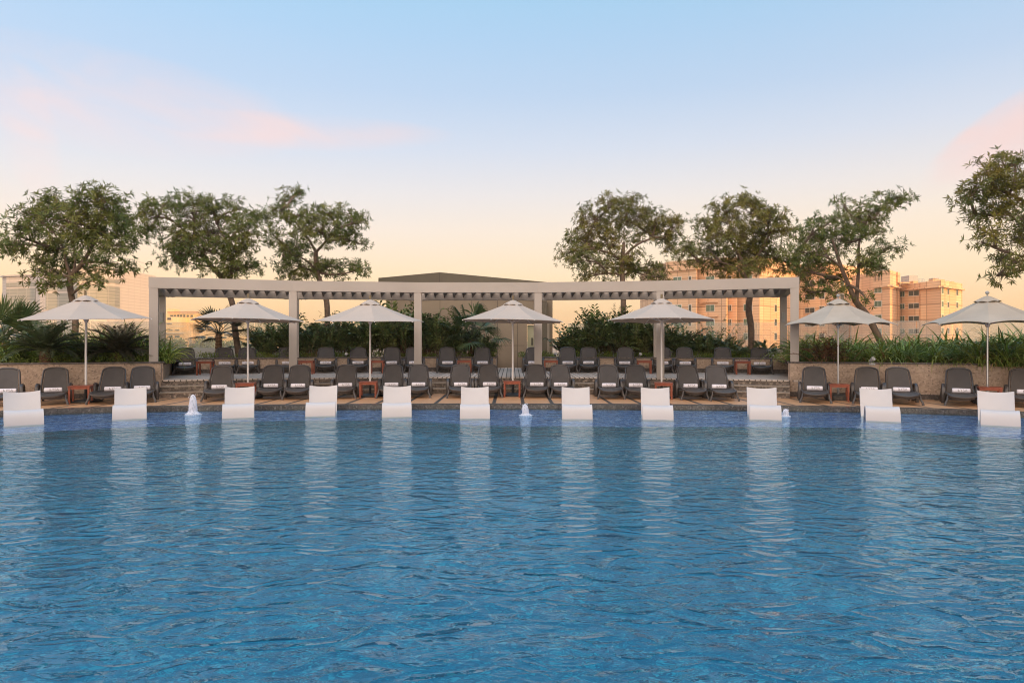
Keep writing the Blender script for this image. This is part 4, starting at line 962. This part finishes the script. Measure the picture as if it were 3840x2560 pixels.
def strap_plant(name, seed, L0, nb, leafm, wd=.045, stiff=.5, dry=0):
    rnd = np.random.default_rng(seed); t = thing(name)
    def blades(k):
        V=[];T=[];o=0
        for b in range(k):
            az_ = rnd.uniform(0,2*PI); L_ = L0*rnd.uniform(.6,1.1); C = frond_curve(L_, R(rnd.uniform(45,88)), R(rnd.uniform(40,150)*(1-stiff*.5)), az_, 7); C = C+np.array([rnd.normal(0,.1),rnd.normal(0,.1),0])
            n = len(C); side = unit(np.array([-math.sin(az_)+rnd.normal(0,.3), math.cos(az_)+rnd.normal(0,.3), rnd.normal(0,.3)])); ww = wd*rnd.uniform(.7,1.2)
            pr = [ww*.5*min(1,.55+1.6*i/n)*(1-(i/(n-1))**2.2) for i in range(n)]
            for i in range(n): V += [C[i]+side*pr[i]+np.array([0,0,pr[i]*.4]), C[i], C[i]-side*pr[i]+np.array([0,0,pr[i]*.4])]
            for i in range(n-1):
                a = o+i*3
                for q in (0,1): T += [(a+q,a+q+1,a+q+4),(a+q,a+q+4,a+q+3)]
            o += n*3
        return np.array(V), np.array(T)
    V, T = blades(nb); tri_mesh('blades', V, T, leafm, t)
    if dry: V, T = blades(dry); tri_mesh('dry_blades', V, T, 'dry', t)
    return t
def cycad(name, seed, L0, nf, leafm, trunk_h=.28, trunk_r=.13):
    rnd = np.random.default_rng(seed); t = thing(name); V=[]; P=[];D=[];Nn=[];Ln=[];Wd=[]; st_ = MB()
    for f in range(nf):
        az_ = f*2.4+rnd.uniform(-.2,.2); q = f/nf; el0 = R(82-70*q+rnd.uniform(-6,6)); C = frond_curve(L0*rnd.uniform(.85,1.05), el0, R(50+25*rnd.random()), az_, 10)+np.array([0,0,trunk_h])
        st_.tube(C[::2], [.010,.009,.008,.006,.004,.002][:len(C[::2])], 3, caps=False)
        for k in range(44):
            v = .12+.87*k/43; p, d = interp(C, v); side = unit(np.cross(d,[0,0,1])); up = np.cross(side,d); sz = .15*math.sin(PI*min(1,.12+v*.86))**.6+.02
            for s in (-1,1):
                P.append(p); D.append(side*s+d*.55+up*.28+rnd.normal(0,.05,3)); Nn.append(up); Ln.append(sz); Wd.append(.013)
    V, T = leaf_arrays(P, D, Nn, Ln, Wd, .1); tri_mesh('fronds', V, T, leafm, t); st_.build('midribs', 'palmdark', t)
    pr = []; 
    for i in range(14): z = i/13*trunk_h*1.1; pr.append((trunk_r*(1+.12*(i%2))*(1-.25*(i/13)**2), z))
    MB().lathe(pr, 14).build('trunk', 'fibre', t); return t
def fan_palm(name, seed, nf, leafm, stalk, fanr, trunk_h, trunk_r, nseg=22, el=(20,85), droop=.2):
    rnd = np.random.default_rng(seed); t = thing(name); V=[];T=[];o=0; st_ = MB()
    for f in range(nf):
        az_ = f*2.4+rnd.uniform(-.3,.3); e = R(el[1]-(el[1]-el[0])*(f/nf)+rnd.uniform(-6,6)); C = frond_curve(stalk*rnd.uniform(.8,1.1), e, R(25), az_, 4)+np.array([0,0,trunk_h]); st_.tube(C, [.013,.011,.009,.008,.006], 4, caps=False)
        p, d = interp(C, .999); side = unit(np.cross(d,[0,0,1])+rnd.normal(0,.25,3)); up = unit(np.cross(side,d))
        for k in range(nseg):
            a = (-1+2*k/(nseg-1))*R(105); L_ = fanr*rnd.uniform(.9,1.05)*(1-.25*abs(a)/R(105))
            dd = d*math.cos(a)+side*math.sin(a)+up*.12*math.cos(a*2); dd = unit(dd); sd_ = unit(np.cross(dd, up)); w1 = L_*.5*math.tan(R(210/nseg/2))*1.05
            pts = [p+dd*.04, p+dd*L_*.5, p+dd*L_*.8+np.array([0,0,-droop*L_*.2]), p+dd*L_+np.array([0,0,-droop*L_*.7])]; ws = [.004, w1, w1*.45, 0]
            for q, w_ in zip(pts, ws): V += [q+sd_*w_+up*w_*.4, q, q-sd_*w_+up*w_*.4]
            for i in range(3):
                b = o+i*3
                for q in (0,1): T += [(b+q,b+q+1,b+q+4),(b+q,b+q+4,b+q+3)]
            o += 12
    tri_mesh('fronds', np.array(V), np.array(T), leafm, t); st_.build('leaf_stalks', 'palmdark', t)
    pr = []; n = max(6, int(trunk_h/.05))
    for i in range(n+1): pr.append((trunk_r*(1+.25*(i%2))*(1-.2*i/n), i/n*trunk_h*1.03))
    MB().lathe(pr, 12).build('trunk', 'fibre', t); return t
def twiggy(name, seed, h, spread, nst, leafm, ll=.09, per=16):
    rnd = np.random.default_rng(seed); t = thing(name); st_ = MB(); P=[];D=[];Nn=[];Ln=[];Wd=[]
    for s in range(nst):
        a = rnd.uniform(0,2*PI); C = frond_curve(h*rnd.uniform(.6,1.05), R(rnd.uniform(62,88)), R(rnd.uniform(10,50)), a, 6)*np.array([spread,spread,1]); st_.tube(C, [.009,.008,.007,.005,.004,.003,.002], 3, caps=False)
        for k in range(per):
            v = .3+.7*rnd.random(); p, d = interp(C, v); P.append(p); D.append(d*.5+unit(rnd.normal(0,1,3))); Nn.append(rnd.normal(0,1,3)); Ln.append(ll*rnd.uniform(.7,1.2)); Wd.append(ll*.28)
    V, T = leaf_arrays(P,D,Nn,Ln,Wd); tri_mesh('foliage', V, T, leafm, t); st_.build('stem', 'bark', t); return t
used = set()
def place(proto, px, Y0, s, rz, label, cat, group=None, z=.87, sz=None):
    o = proto if id(proto) not in used else copy_tree(proto); used.add(id(proto))
    o.location = (WX(px, Y0), Y0, z); o.rotation_euler = (0,0,rz); o.scale = (s, s, sz or s); return tag(o, label, cat, group)
# hedge shrubs (dark glossy fronds)
HS = [frond_shrub('glossy_shrub', 30+i, 1.5, 1.0, 44, ['frond','frond','frond2','frond'][i], .29, 9, .35, .36) for i in range(4)]
hl = 'dark glossy feather-leaved shrub in the hedge left of the kiosk passage'; hr = 'dark glossy feather-leaved shrub in the hedge right of the kiosk passage'
def Yr(px, r_):      # forward distance where the view line at px meets terrace radius r_
    tt = (px-1920)/F; lo, hi = 5, 40
    for _ in range(40):
        mid = (lo+hi)/2
        if math.hypot(tt*mid-CX, mid-CY) < r_: lo = mid
        else: hi = mid
    return lo
topsL = [(985,1205),(1055,1195),(1130,1175),(1205,1185),(1280,1170),(1345,1185),(1415,1165),(1480,1128),(1545,1135),(1610,1155),(1675,1180),(1740,1200),(1795,1230)]
topsR = [(2130,1215),(2180,1190),(2240,1160),(2300,1155),(2365,1158),(2430,1175),(2500,1195),(2560,1225),(2625,1225),(2690,1245),(2745,1260)]
for lst, lab, g in ((topsL, hl, 'shrubs of the hedge left of the passage'), (topsR, hr, 'shrubs of the hedge right of the passage')):
    for j, (px, ty) in enumerate(lst):
        for rr, dz in ((28.15, 0), (27.45, -.40)):
            y = Yr(px+(0 if dz == 0 else 30), rr)+random.uniform(-.1,.1); H = WZ(ty, y)-.87+dz+random.uniform(-.05,.05); s = max(.35, H/1.45)
            place(HS[random.randrange(4)], px+(0 if dz == 0 else 30)+random.uniform(-8,8), y, max(.6, s*.9)*(1 if dz == 0 else .72), random.uniform(0,6.3), lab, 'shrub', g, sz=s)
rb = frond_shrub('feathery_bush', 50, 1.3, 1.0, 90, 'frond2', .10, 16, .5, .28)
place(rb, 2235, 28.3, 1.1, 0, 'dense olive feathery bush rising behind the hedge right of the kiosk', 'bush', sz=1.45)
place(rb, 2330, 28.0, 1.1, 2, 'fine-leaved olive bush behind the hedge, at the foot of the domed tree', 'bush', sz=1.45)
ov = twiggy('leafy_shrub', 52, 1.9, 1.3, 26, 'leaf2', .15, 40)
place(ov, 1240, 27.2, 1.0, 0, 'loose broad-leaved shrub at the foot of the second bay tree trunk', 'shrub', sz=.95)
place(ov, 1005, 26.2, .8, 2, 'loose broad-leaved shrub at the left end of the hedge', 'shrub', sz=.85)
tb = twiggy('thin_bamboo', 53, 1.5, 1.2, 9, 'leaf', .12, 20)
place(tb, 2690, 26.2, 1.0, 0, 'thin bamboo-like shrub in front of the green apartment windows', 'shrub', sz=1.1)
place(tb, 2740, 25.6, 1.0, 2, 'wispy stems right of the hedge near the bare tree trunk', 'shrub', sz=.8)
place(tb, 175, 22.5, 1.0, 4, 'wispy dark-leaved shrub behind the leftmost umbrella', 'shrub', sz=1.25)
place(tb, 225, 22.8, 1.0, 1, 'thin twiggy shrub beside the trunk of the leftmost tree', 'shrub', sz=1.45)
# palms
place(fan_palm('fan_palm', 61, 17, 'palm', .72, .62, .55, .10, el=(-5,88), droop=.5), 1768, Yr(1768,27.5), 1.25, .3, 'green fan palm in front of the kiosk beside the passage', 'palm')
place(fan_palm('fan_palm', 62, 20, 'palmdark', .55, .52, .78, .10, nseg=18, el=(-5,80), droop=.1), 820, Yr(820,27.6), 1.12, .8, 'dark spiky fan palm with a shaggy trunk under the second umbrella', 'palm')
place(fan_palm('fan_palm', 63, 9, 'palm', .5, .42, .08, .05, nseg=16, el=(25,80), droop=.5), 2862, Yr(2862,27.3), .95, .8, 'small green fan palm at the right end of the raised deck', 'palm')
place(fan_palm('fan_palm', 64, 12, 'palm', .6, .85, .5, .12, nseg=30, el=(20,85), droop=.1), 20, 19.2, 1.15, .2, 'large fan palm with upright leaves at the left edge', 'palm')
# cycads in the left planter
yl = lambda px, d: 17.9+d-(max(0, 500-px))/500*.7
place(cycad('cycad', 71, 1.0, 46, 'cycad'), 172, 18.15, 1.2, .3, 'green cycad with arching fronds, left of the leftmost umbrella pole', 'cycad')
place(cycad('cycad', 72, 1.0, 50, 'cycad2', .24), 452, 18.9, 1.18, 1.0, 'brownish dark cycad right of the leftmost umbrella pole', 'cycad')
place(cycad('cycad', 73, .85, 34, 'cycad', .15), 318, 18.6, .85, 2.0, 'smaller dark cycad half hidden behind the leftmost umbrella pole', 'cycad')
# strap-leaved plants
SP = [strap_plant('strap_leaved_plant', 80+i, 1.2, 95, ['strap','strap','strap2'][i], .055, .35, 5) for i in range(3)]
SQ = [strap_plant('strap_leaved_plant', 90+i, 1.15, 115, ['strap2','strap','strap'][i], .05, -.15, 9) for i in range(3)]
gl = 'strap-leaved plants of the left planter'; gr = 'strap-leaved plants of the right planter'
for px, y, s in [(-60,18.6,.8),(15,18.0,.75),(60,19.2,.95),(120,20.0,1.05),(190,19.8,1.05),(250,20.2,1.1),(310,19.6,1.1),(375,20.1,1.3),(430,20.4,1.28),(490,20.6,1.3),(545,20.6,1.2),(590,20.3,.9),(20,20.4,1.1),(340,19.0,.85),(90,18.7,.8),(240,18.9,.85),(390,19.4,.95),(540,19.3,.85),(-20,18.9,.9),(150,19.2,1.0),(470,19.6,1.0)]:
    place(SP[random.randrange(3)], px, y, s, random.uniform(0,6), 'bright green strap-leaved plant in the mass behind the left planter cycads', 'plant', gl)
place(SQ[2], 622, 19.4, .85, 1.0, 'grassy strap-leaved plant spilling over beside the left pergola post', 'plant')
random.seed(21)
px = 3000
while px < 4000:
    for d, sH in ((.98, .74),(1.8,1.0),(2.8,1.12)):
        q = px+random.uniform(-15,15); y = Yr(q, 22.5+d) if q < 4000 else 17; big = 1.15 if q > 3640 else 1.0
        dip = .88 if 3560 < q < 3640 else 1.0
        place(SQ[random.randrange(3)], q, y, sH*big*dip*random.uniform(.85,1.1), random.uniform(0,6), 'green strap-leaved plant in the lush bed of the right planter', 'plant', gr)
    px += 62
cr_ = frond_shrub('croton_bush', 99, .8, .75, 60, 'croton', .12, 7, .3, .35)
place(cr_, 3105, Yr(3105, 22.85), 1.0, 0, 'reddish brown croton bush right of the pergola post', 'bush', sz=1.0)
place(strap_plant('dry_grass_tuft', 101, .5, 40, 'dry', .02, .3), 1177, Yr(1177,27.05), 1.0, 0, 'dry straw-coloured grass tuft behind the fourth raised lounger', 'grass tuft')
# low ground cover and flowers along the caps
def cover(name, pts, n, hh, leafm, seed, ll=.05):
    rnd = np.random.default_rng(seed); P=[];D=[];Nn=[];Ln=[];Wd=[]
    for _ in range(n):
        i = rnd.integers(0, len(pts)); a = np.array(pts[i]); dens = .5+.5*math.sin(a[0]*3.1+seed)*math.sin(a[0]*7.7)
        if rnd.random() > .25+dens: continue
        c = a+np.array([rnd.normal(0,.12), rnd.uniform(-.12,.25)]); 
        for k in range(14):
            z = .89+.05*rnd.random()+hh*1.25*rnd.random()*(.5+dens); P.append([c[0]+rnd.normal(0,.05), c[1]+rnd.normal(0,.05), z]); D.append(rnd.normal(0,1,3)+[0,0,.6]); Nn.append(rnd.normal(0,1,3)); Ln.append(ll*rnd.uniform(.6,1.3)); Wd.append(ll*.5)
    V, T = leaf_arrays(P,D,Nn,Ln,Wd); o = tri_mesh(name, V, T, leafm); tag(o, kind='stuff'); return o
def along(pts, off, k=12):
    o = []
    for (a, b) in zip(pts[:-1], pts[1:]):
        for q in range(k): o.append((a[0]+(b[0]-a[0])*q/k, a[1]+(b[1]-a[1])*q/k+off))
    return o
g1 = cover('ground_cover', along(ptsL, .45), 600, .16, 'herb', 1); tag(g1, 'low leafy herbs edging the left planter', 'ground cover')
g2 = cover('ground_cover', along(ptsR, .45), 900, .14, 'herb', 2, .045); tag(g2, 'low leafy herbs edging the right planter', 'ground cover')
g3 = cover('ground_cover', along(bk(R(-22), aP0), .5, 6), 700, .13, 'herb', 3, .055); tag(g3, 'low leafy herbs at the foot of the left hedge', 'ground cover')
g4 = cover('ground_cover', along(bk(aP1, R(22)), .5, 6), 700, .13, 'herb', 4, .055); tag(g4, 'low leafy herbs at the foot of the right hedge', 'ground cover')
g5 = cover('flowers', along(ptsR, .42), 90, .17, 'purple', 5, .035); tag(g5, 'scattered dark purple flowers in the right planter edge', 'flowers')
# garden spotlights
def spot(px, y, label, z=.9):
    t = thing('garden_spotlight', (WX(px,y), y, z), .3, label, 'spotlight', 'garden spotlights in the planters')
    MB().tube([(0,0,0),(0,0,.07)], .012, 6).build('stake', 'lampgrey', t); MB().box(-.07,.07,-.04,.04,0,.05).build('base', 'lampgrey', t, bevel=.008)
    MB().tube([(-.0,.06,.10),(.0,-.05,.17)], [.035,.055], 12).build('lamp_head', 'lampgrey', t, smooth=True)
spot(1298, 24.0, 'small grey garden spotlight behind the raised loungers, left hedge'); spot(2400, 23.9, 'small white garden spotlight in the hedge right of the passage'); spot(3270, 17.3, 'grey garden spotlight among the strap leaves of the right planter'); spot(2082, 24.6, 'grey spotlight beside the low green plant right of the passage')

# ------------------------------------------------------------------ city
def zig(name, pts, z0, z1, m, parent, back=14, o0=Vector((0,0,0))):
    """facade polyline closed behind into a solid block"""
    P = [Vector((a,b,0))-o0 for a,b in pts]; k = len(P); ym = max(p.y for p in P)+back
    P2 = P+[Vector((P[-1].x, ym, 0)), Vector((P[0].x, ym, 0))]; n = len(P2)
    vs = [(p.x,p.y,z0) for p in P2]+[(p.x,p.y,z1) for p in P2]; fs = [(i,(i+1)%n,n+(i+1)%n,n+i) for i in range(n)]+[tuple(range(n,2*n))]
    return MB().add(vs, fs).build(name, m, parent, uvfn=wall_uv)
def on_face(p, q, t_, z, w_, h_, proud=.05, depth=.3):
    p = Vector((*p,0)); q = Vector((*q,0)); d = (q-p).normalized(); n = Vector((d.y,-d.x,0)); c = p.lerp(q, t_)
    b = [c-d*w_/2+n*proud, c+d*w_/2+n*proud, c+d*w_/2-n*depth, c-d*w_/2-n*depth]; return b
def window(parent, o0, p, q, t_, z, w_, h_, glass='windowdark', mull=True):
    b = on_face(p, q, t_, z, w_+.3, h_+.3, .06, .2); fr = MB().hexa([(v.x-o0.x,v.y-o0.y,z-.15) for v in b], [(v.x-o0.x,v.y-o0.y,z+h_+.15) for v in b]).build('window', 'frame_w', parent)
    m = MB(); gap = .08 if mull else 0
    d = (Vector((*q,0))-Vector((*p,0))).normalized()
    for s in ((-1,1) if mull else (0,)):
        L_ = (Vector((*q,0))-Vector((*p,0))).length; tt = t_+s*(w_/4+gap/2)/L_
        b = on_face(p, q, tt, z, (w_/2-gap/2) if mull else w_, h_, .085, .0); m.hexa([(v.x-o0.x,v.y-o0.y,z) for v in b], [(v.x-o0.x,v.y-o0.y,z+h_) for v in b])
    m.build('pane', glass, fr)
def px_face(a, b, ya, yb): return ((WX(a,ya), ya), (WX(b,yb), yb))
YB = 150.0
# apartment block A: long facade turned left, narrow sunlit returns turned right
A = thing('apartment_block', (WX(2700,YB), YB, -24), label='long pink panelled apartment block with sunlit golden returns behind the right trees', cat='building'); oA = Vector((WX(2700,YB), YB, 0)); A.location = (oA.x, oA.y, 0)
brk = [(2499,152),(2524,151),(2560,149.2),(2612,146.5),(2618,148.8),(2724,143.5),(2730,145.6),(2762,144.0),(2768,146),(2848,141.8),(2932,150),(3000,157),(3012,156.5),(3100,151.5),(3190,160),(3272,167)]
PA = [(WX(a,y), y) for a, y in brk]; ztA = WZ(978,150)
zig('wall', PA, -24, ztA, 'apt', A, 16, oA)
def facade(parent, o0, pts, px0, px1):   # find the face containing px
    for i in range(len(pts)-1):
        if brk[i][0] <= px0 and brk[i+1][0] >= px1: return pts[i], pts[i+1], brk[i][0], brk[i+1][0]
def win_px(px0, px1, zc, h_, glass='windowdark', mull=True):
    f = facade(A, oA, PA, px0, px1)
    if not f: return
    p, q, a, b = f; y = (p[1]+q[1])/2; c = ((px0+px1)/2-a)/(b-a); L_ = math.hypot(q[0]-p[0], q[1]-p[1]); window(A, oA, p, q, c, zc, L_*(px1-px0)/(b-a), h_, glass, mull)
st_h = 3.05
for k in range(-3, 6):
    z = 8.0+k*st_h-st_h*0; 
    if z > ztA-3: break
    win_px(2527,2555, z, 1.5, 'windowgreen'); win_px(2584,2592, z, 1.4, 'windowdark', False); win_px(2650,2679, z, 1.3, 'windowgreen'); win_px(2733,2742, z, 1.2, 'windowdark', True)
    win_px(2791,2820, z, 1.3, 'windowgreen'); win_px(2903,2911, z, 1.4, 'windowdark', False); win_px(3021,3055, z, 1.1, 'windowdark'); win_px(3075,3092, z, 1.3, 'windowdark'); win_px(3150,3162, z, 1.3, 'windowdark', False); win_px(3240,3252, z, 1.3, 'windowdark', False)
def cornice(parent, o0, pts, z, h_=.35, out_=.5):
    m = MB()
    for p, q in zip(pts[:-1], pts[1:]):
        P_ = Vector((*p,0))-o0; Q_ = Vector((*q,0))-o0; d = (Q_-P_).normalized(); n = Vector((d.y,-d.x,0))*out_; e = d*.02
        m.hexa([(*(P_+n+e).xy,z),(*(Q_+n-e).xy,z),(*(Q_-e).xy,z),(*(P_+e).xy,z)], [(*(P_+n+e).xy,z+h_),(*(Q_+n-e).xy,z+h_),(*(Q_-e).xy,z+h_),(*(P_+e).xy,z+h_)])
    m.build('cornice', 'apt', parent, uvfn=wall_uv)
cornice(A, oA, PA, WZ(1016,150))
for k in range(4): 
    m = MB(); f = facade(A, oA, PA, 2630, 2700); z = 9.8+(k-2)*st_h; b = on_face(f[0], f[1], .42, z, 4.2, .3, .5, 0)
    m.hexa([(v.x-oA.x,v.y-oA.y,z) for v in b], [(v.x-oA.x,v.y-oA.y,z+.22) for v in b]); m.build('window_hood', 'apt', A, uvfn=wall_uv)
# block B and C
B = thing('apartment_block', (0,0,0), label='narrow pink apartment tower with slotted parapet between the long block and the low block', cat='building'); oB = Vector((WX(3320,140),140,0)); B.location = (oB.x,oB.y,0)
brk = [(3274,142),(3310,139.5),(3337,137.6),(3362,142),(3366,141.8),(3376,144)]; PB = [(WX(a,y),y) for a,y in brk]; zig('wall', PB, -24, WZ(1016,140), 'apt', B, 7, oB); cornice(B, oB, PB, WZ(1078,140))
PA_, oA_, A_ = PA, oA, A; PA, oA, A = PB, oB, B
for k in range(-2,5):
    z = WZ(1096,140)-st_h*k*.93; 
    if z > 13.5: continue
    win_px(3281,3306, z, 1.05, 'windowgreen')
m = MB(); p, q, a, b_ = facade(B, oB, PB, 3275, 3309)
for k in range(6):
    z = WZ(1052,140); bb = on_face(p, q, .12+k*.15, z, .12, 1, .03, .0); m.hexa([(v.x-oB.x,v.y-oB.y,z) for v in bb], [(v.x-oB.x,v.y-oB.y,z+1.0+.5*(k%2)) for v in bb])
m.build('parapet_slot', 'windowdark', B)
Cc = thing('apartment_block', (0,0,0), label='pink apartment block with rooftop plant boxes at the right, its corner towards the pool', cat='building'); oC = Vector((WX(3480,138),138,0)); Cc.location = (oC.x,oC.y,0)
brk = [(3376,144.5),(3407,142.5),(3447,140.3),(3452,139.2),(3468,138.3),(3528,134.5),(3545,135.8),(3550,137),(3575,139),(3609,142.5)]; PC_ = [(WX(a,y),y) for a,y in brk]; ztC = WZ(1058,139); zig('wall', PC_, -24, ztC, 'apt', Cc, 14, oC); cornice(Cc, oC, PC_, WZ(1085,139))
PA, oA, A = PC_, oC, Cc
for k in range(0,6):
    z = WZ(1105,139)-2.62*k
    win_px(3377,3392, z, 1.0, 'windowgreen'); win_px(3409,3446, z, .95, 'windowdark'); win_px(3530,3537, z, 1.0, 'windowgreen', False); win_px(3552,3558, z, 1.0, 'windowdark', False); win_px(3585,3592, z, 1.1, 'windowdark', False)
m = MB()
for p0, p1, hh in ((3452,3470,.5),(3527,3548,.9),(3549,3572,.8),(3580,3590,.5),(3598,3609,.4),(3376,3384,.4),(3400,3440,.25)):
    y = 139; m.box(WX(p0,y)-oC.x, WX(p1,y)-oC.x, y-oC.y+2.5, y-oC.y+4, ztC, ztC+hh)
m.build('merlon', 'apt', Cc, uvfn=wall_uv)
m = MB(); m.box(WX(3399,148)-oC.x, WX(3432,148)-oC.x, 9, 12, ztC, WZ(1034,148)); m.build('roof_plant', 'lampgrey', Cc)
m = MB(); x_ = WX(3487,145)-oC.x
for dx_ in (0,1.2):
    for dy_ in (0,1.2): m.tube([(x_+dx_,6+dy_,ztC),(x_+dx_,6+dy_,WZ(1044,145))], .05, 4)
m.box(x_-.05,x_+1.25,5.95,7.25,WZ(1046,145),WZ(1044,145)); m.build('roof_frame', 'lampgrey', Cc)
m = MB()
for p0, p1 in ((3377,3398),(3433,3455)):
    for z in (.5,1.0): m.tube([(WX(p0,144)-oC.x,5,ztC+z),(WX(p1,144)-oC.x,5,ztC+z)], .03, 4)
    for q in range(5): xx = WX(p0+(p1-p0)*q/4,144)-oC.x; m.tube([(xx,5,ztC),(xx,5,ztC+1.0)], .03, 4)
m.build('roof_railing', 'lampgrey', Cc)
# pale office building on the left
Of = thing('office_building', (0,0,0), label='pale tiled office building with curved corner and grey glazing bands behind the leftmost tree', cat='building'); oO = Vector((WX(220,200),200,0)); Of.location = (oO.x,oO.y,0)
brk = [(9,206),(24,203),(134,200)]; P1 = [(WX(a,y),y) for a,y in brk]; zig('wall', P1, -24, WZ(1034,202), 'office', Of, 20, oO)
Pm = [(WX(a,y),y) for a,y in [(134.3,199),(150,196.5),(172,195.5),(290,195)]]; zig('wall', Pm, -24, WZ(1008,196), 'office', Of, 20, oO)
Pr = [(WX(a,y),y) for a,y in [(290.3,188),(360,190.5),(400,193),(430,196),(449,199)]]; zig('wall', Pr, -24, WZ(1000,192), 'office', Of, 20, oO)
def band(P, z0, z1, out_=.12, m_='officeglass'):
    m = MB()
    for p, q in zip(P[:-1], P[1:]):
        P_ = Vector((*p,0))-oO; Q_ = Vector((*q,0))-oO; d = (Q_-P_).normalized(); n = Vector((d.y,-d.x,0))*out_
        m.hexa([(*(P_+n).xy,z0),(*(Q_+n).xy,z0),(*Q_.xy,z0),(*P_.xy,z0)], [(*(P_+n).xy,z1),(*(Q_+n).xy,z1),(*Q_.xy,z1),(*P_.xy,z1)])
    m.build('glazing_band' if m_ == 'officeglass' else 'cornice', m_, Of, uvfn=wall_uv)
band(P1[1:], WZ(1073,200), WZ(1058,200)); band(P1[1:], WZ(1142,200), WZ(1081,200)); band(P1, WZ(1036,202), WZ(1031,202), .6, 'office')
band(Pr, WZ(1060,193), WZ(1043,193)); band(Pr, WZ(1150,193), WZ(1070,193)); band([Pm[2],Pm[3]], WZ(1060,195), WZ(1036,195)); band([Pm[2],Pm[3]], WZ(1090,195), WZ(1072,195)); band([Pm[2],Pm[3]], WZ(1160,195), WZ(1098,195))
# yellow apartments seen through the left pergola bay
Ya = thing('apartment_building', (0,0,0), label='low sunlit yellow apartment building with terraces seen through the left pergola bay', cat='building'); oY = Vector((WX(700,300),300,0)); Ya.location = (oY.x,oY.y,0)
def ybox(p0, p1, t0, t1, y, d, m_='yellowapt', nm='wall', parent=None):
    x0_, x1_ = WX(p0,y)-oY.x, WX(p1,y)-oY.x; return MB().box(x0_, x1_, y-oY.y, y-oY.y+d, WZ(t1,y), WZ(t0,y)).build(nm, m_, parent or Ya, uvfn=wall_uv)
ybox(600,770,1176,1500,312,20); ybox(600,672,1188,1500,304,8); ybox(625,650,1158,1176,318,6); ybox(745,1010,1260,1500,296,14); ybox(600,690,1240,1500,296,8)
ybox(628,742,1168,1172.5,311,1,'joint','cornice')
brown = mat('brown_trim', (.40,.22,.13), .8); 
ybox(629,741,1168.5,1173,310.5,1.2,brown,'cornice')
for k, (p0,p1,t0,t1,y) in enumerate([(629,643,1191,1199,303.9),(640,650,1181,1187,311.9),(653,661,1181,1187,311.9),(666,673,1180,1188,311.9),(677,684,1180,1188,311.9),(689,696,1180,1188,311.9),(702,709,1181,1188,311.9),(716,724,1181,1188,311.9),(626,645,1211,1215,303.9),(634,648,1236,1243,303.9),(658,673,1236,1243,303.9),(634,648,1258,1265,295.9),(658,674,1258,1265,295.9),(735,772,1259.8,1266,295.9),(780,800,1262,1268,295.9),(830,850,1262,1268,295.9)]):
    f = ybox(p0-.8,p1+.8,t0-.8,t1+.8,y-.15,.3,'frame_w','window'); 
    x0_, x1_ = WX(p0,y)-oY.x, WX(p1,y)-oY.x; MB().box(x0_,x1_,y-oY.y-.3,y-oY.y-.15,WZ(t1,y),WZ(t0,y)).build('pane', 'windowdark', f)
for t0 in (1222,1247,1270): ybox(600,690,t0,t0+2.2,293.5,1.6,'frame_w','balcony')
# far towers
def far_tower(p0, p1, t0, y, label, n):
    t = thing('apartment_tower', (WX((p0+p1)/2,y), y, 0), label=label, cat='building', group='hazy towers on the left horizon'); w_ = WX(p1,y)-WX(p0,y)
    MB().box(-w_/2,w_/2,0,22,-24,WZ(t0,y)).build('wall', 'yellowapt', t, uvfn=wall_uv)
    MB().box(-w_/5,w_/6,4,14,WZ(t0,y),WZ(t0,y)+5).build('roof_plant', 'yellowapt', t, uvfn=wall_uv)
    m = MB()
    for r_ in range(n):
        for c in range(5): x_ = -w_/2+w_*(c+.3)/5; z = WZ(t0,y)-5-r_*5.2; m.box(x_,x_+w_*.09,-.2,-.001,z,z+2.6)
    m.build('windows', 'windowdark', t)
far_tower(450,482,1143,640,'hazy pink tower just right of the office building',9); far_tower(484,512,1140,700,'hazy square-topped tower beyond the leftmost umbrella',9); far_tower(514,546,1147,660,'hazy tower with gridded facade left of the pergola post',9); far_tower(548,568,1166,600,'low hazy tower touching the left pergola post',6)
# low hazy tree belt beyond the terrace on the left
rnd = np.random.default_rng(5); P=[];D=[];Nn=[];Ln=[];Wd=[]
for k in range(60):
    y = 285+rnd.uniform(-8,4); px = rnd.uniform(560,1010); c = np.array([WX(px,y), y, WZ(rnd.uniform(1285,1310),y)])
    for q in range(70): v = unit(rnd.normal(0,1,3)); P.append(c+v*np.array([3,2,1.8])*rnd.random()**.4); D.append(rnd.normal(0,1,3)); Nn.append(rnd.normal(0,1,3)); Ln.append(1.1); Wd.append(.6)
V, T = leaf_arrays(P,D,Nn,Ln,Wd); tag(tri_mesh('tree_belt', V, T, 'frond2'), 'hazy belt of street trees beyond the left balustrade', 'trees', kind='stuff')

# unseen block added beside the terrace to keep the low sun off it
Sb = thing('added_shade_block', (31, -2, 0), label='tall unseen block added beside the pool terrace to shade it from the low sun', cat='building')
MB().box(0,14,-45,26,-24,20).build('wall', 'hotel', Sb, uvfn=wall_uv)

# ------------------------------------------------------------------ haze
def haze(dens):
    global nt
    m = bpy.data.materials.new('haze_air'); m.use_nodes = True; nt = m.node_tree; nt.nodes.clear(); o = nt.nodes.new('ShaderNodeOutputMaterial')
    v = nt.nodes.new('ShaderNodeVolumePrincipled'); v.inputs['Color'].default_value = (1,.80,.62,1); v.inputs['Density'].default_value = dens; v.inputs['Anisotropy'].default_value = 0.2
    L(v.outputs[0], o.inputs['Volume']); MB().box(-1500,1500,-500,1500,-25,60).build('haze', m)
    tag(bpy.data.objects['haze'], kind='stuff')
haze(.00035)
print('objects', len(bpy.data.objects), 'tris', sum(len(o.data.polygons) for o in bpy.data.objects if o.type == 'MESH'))
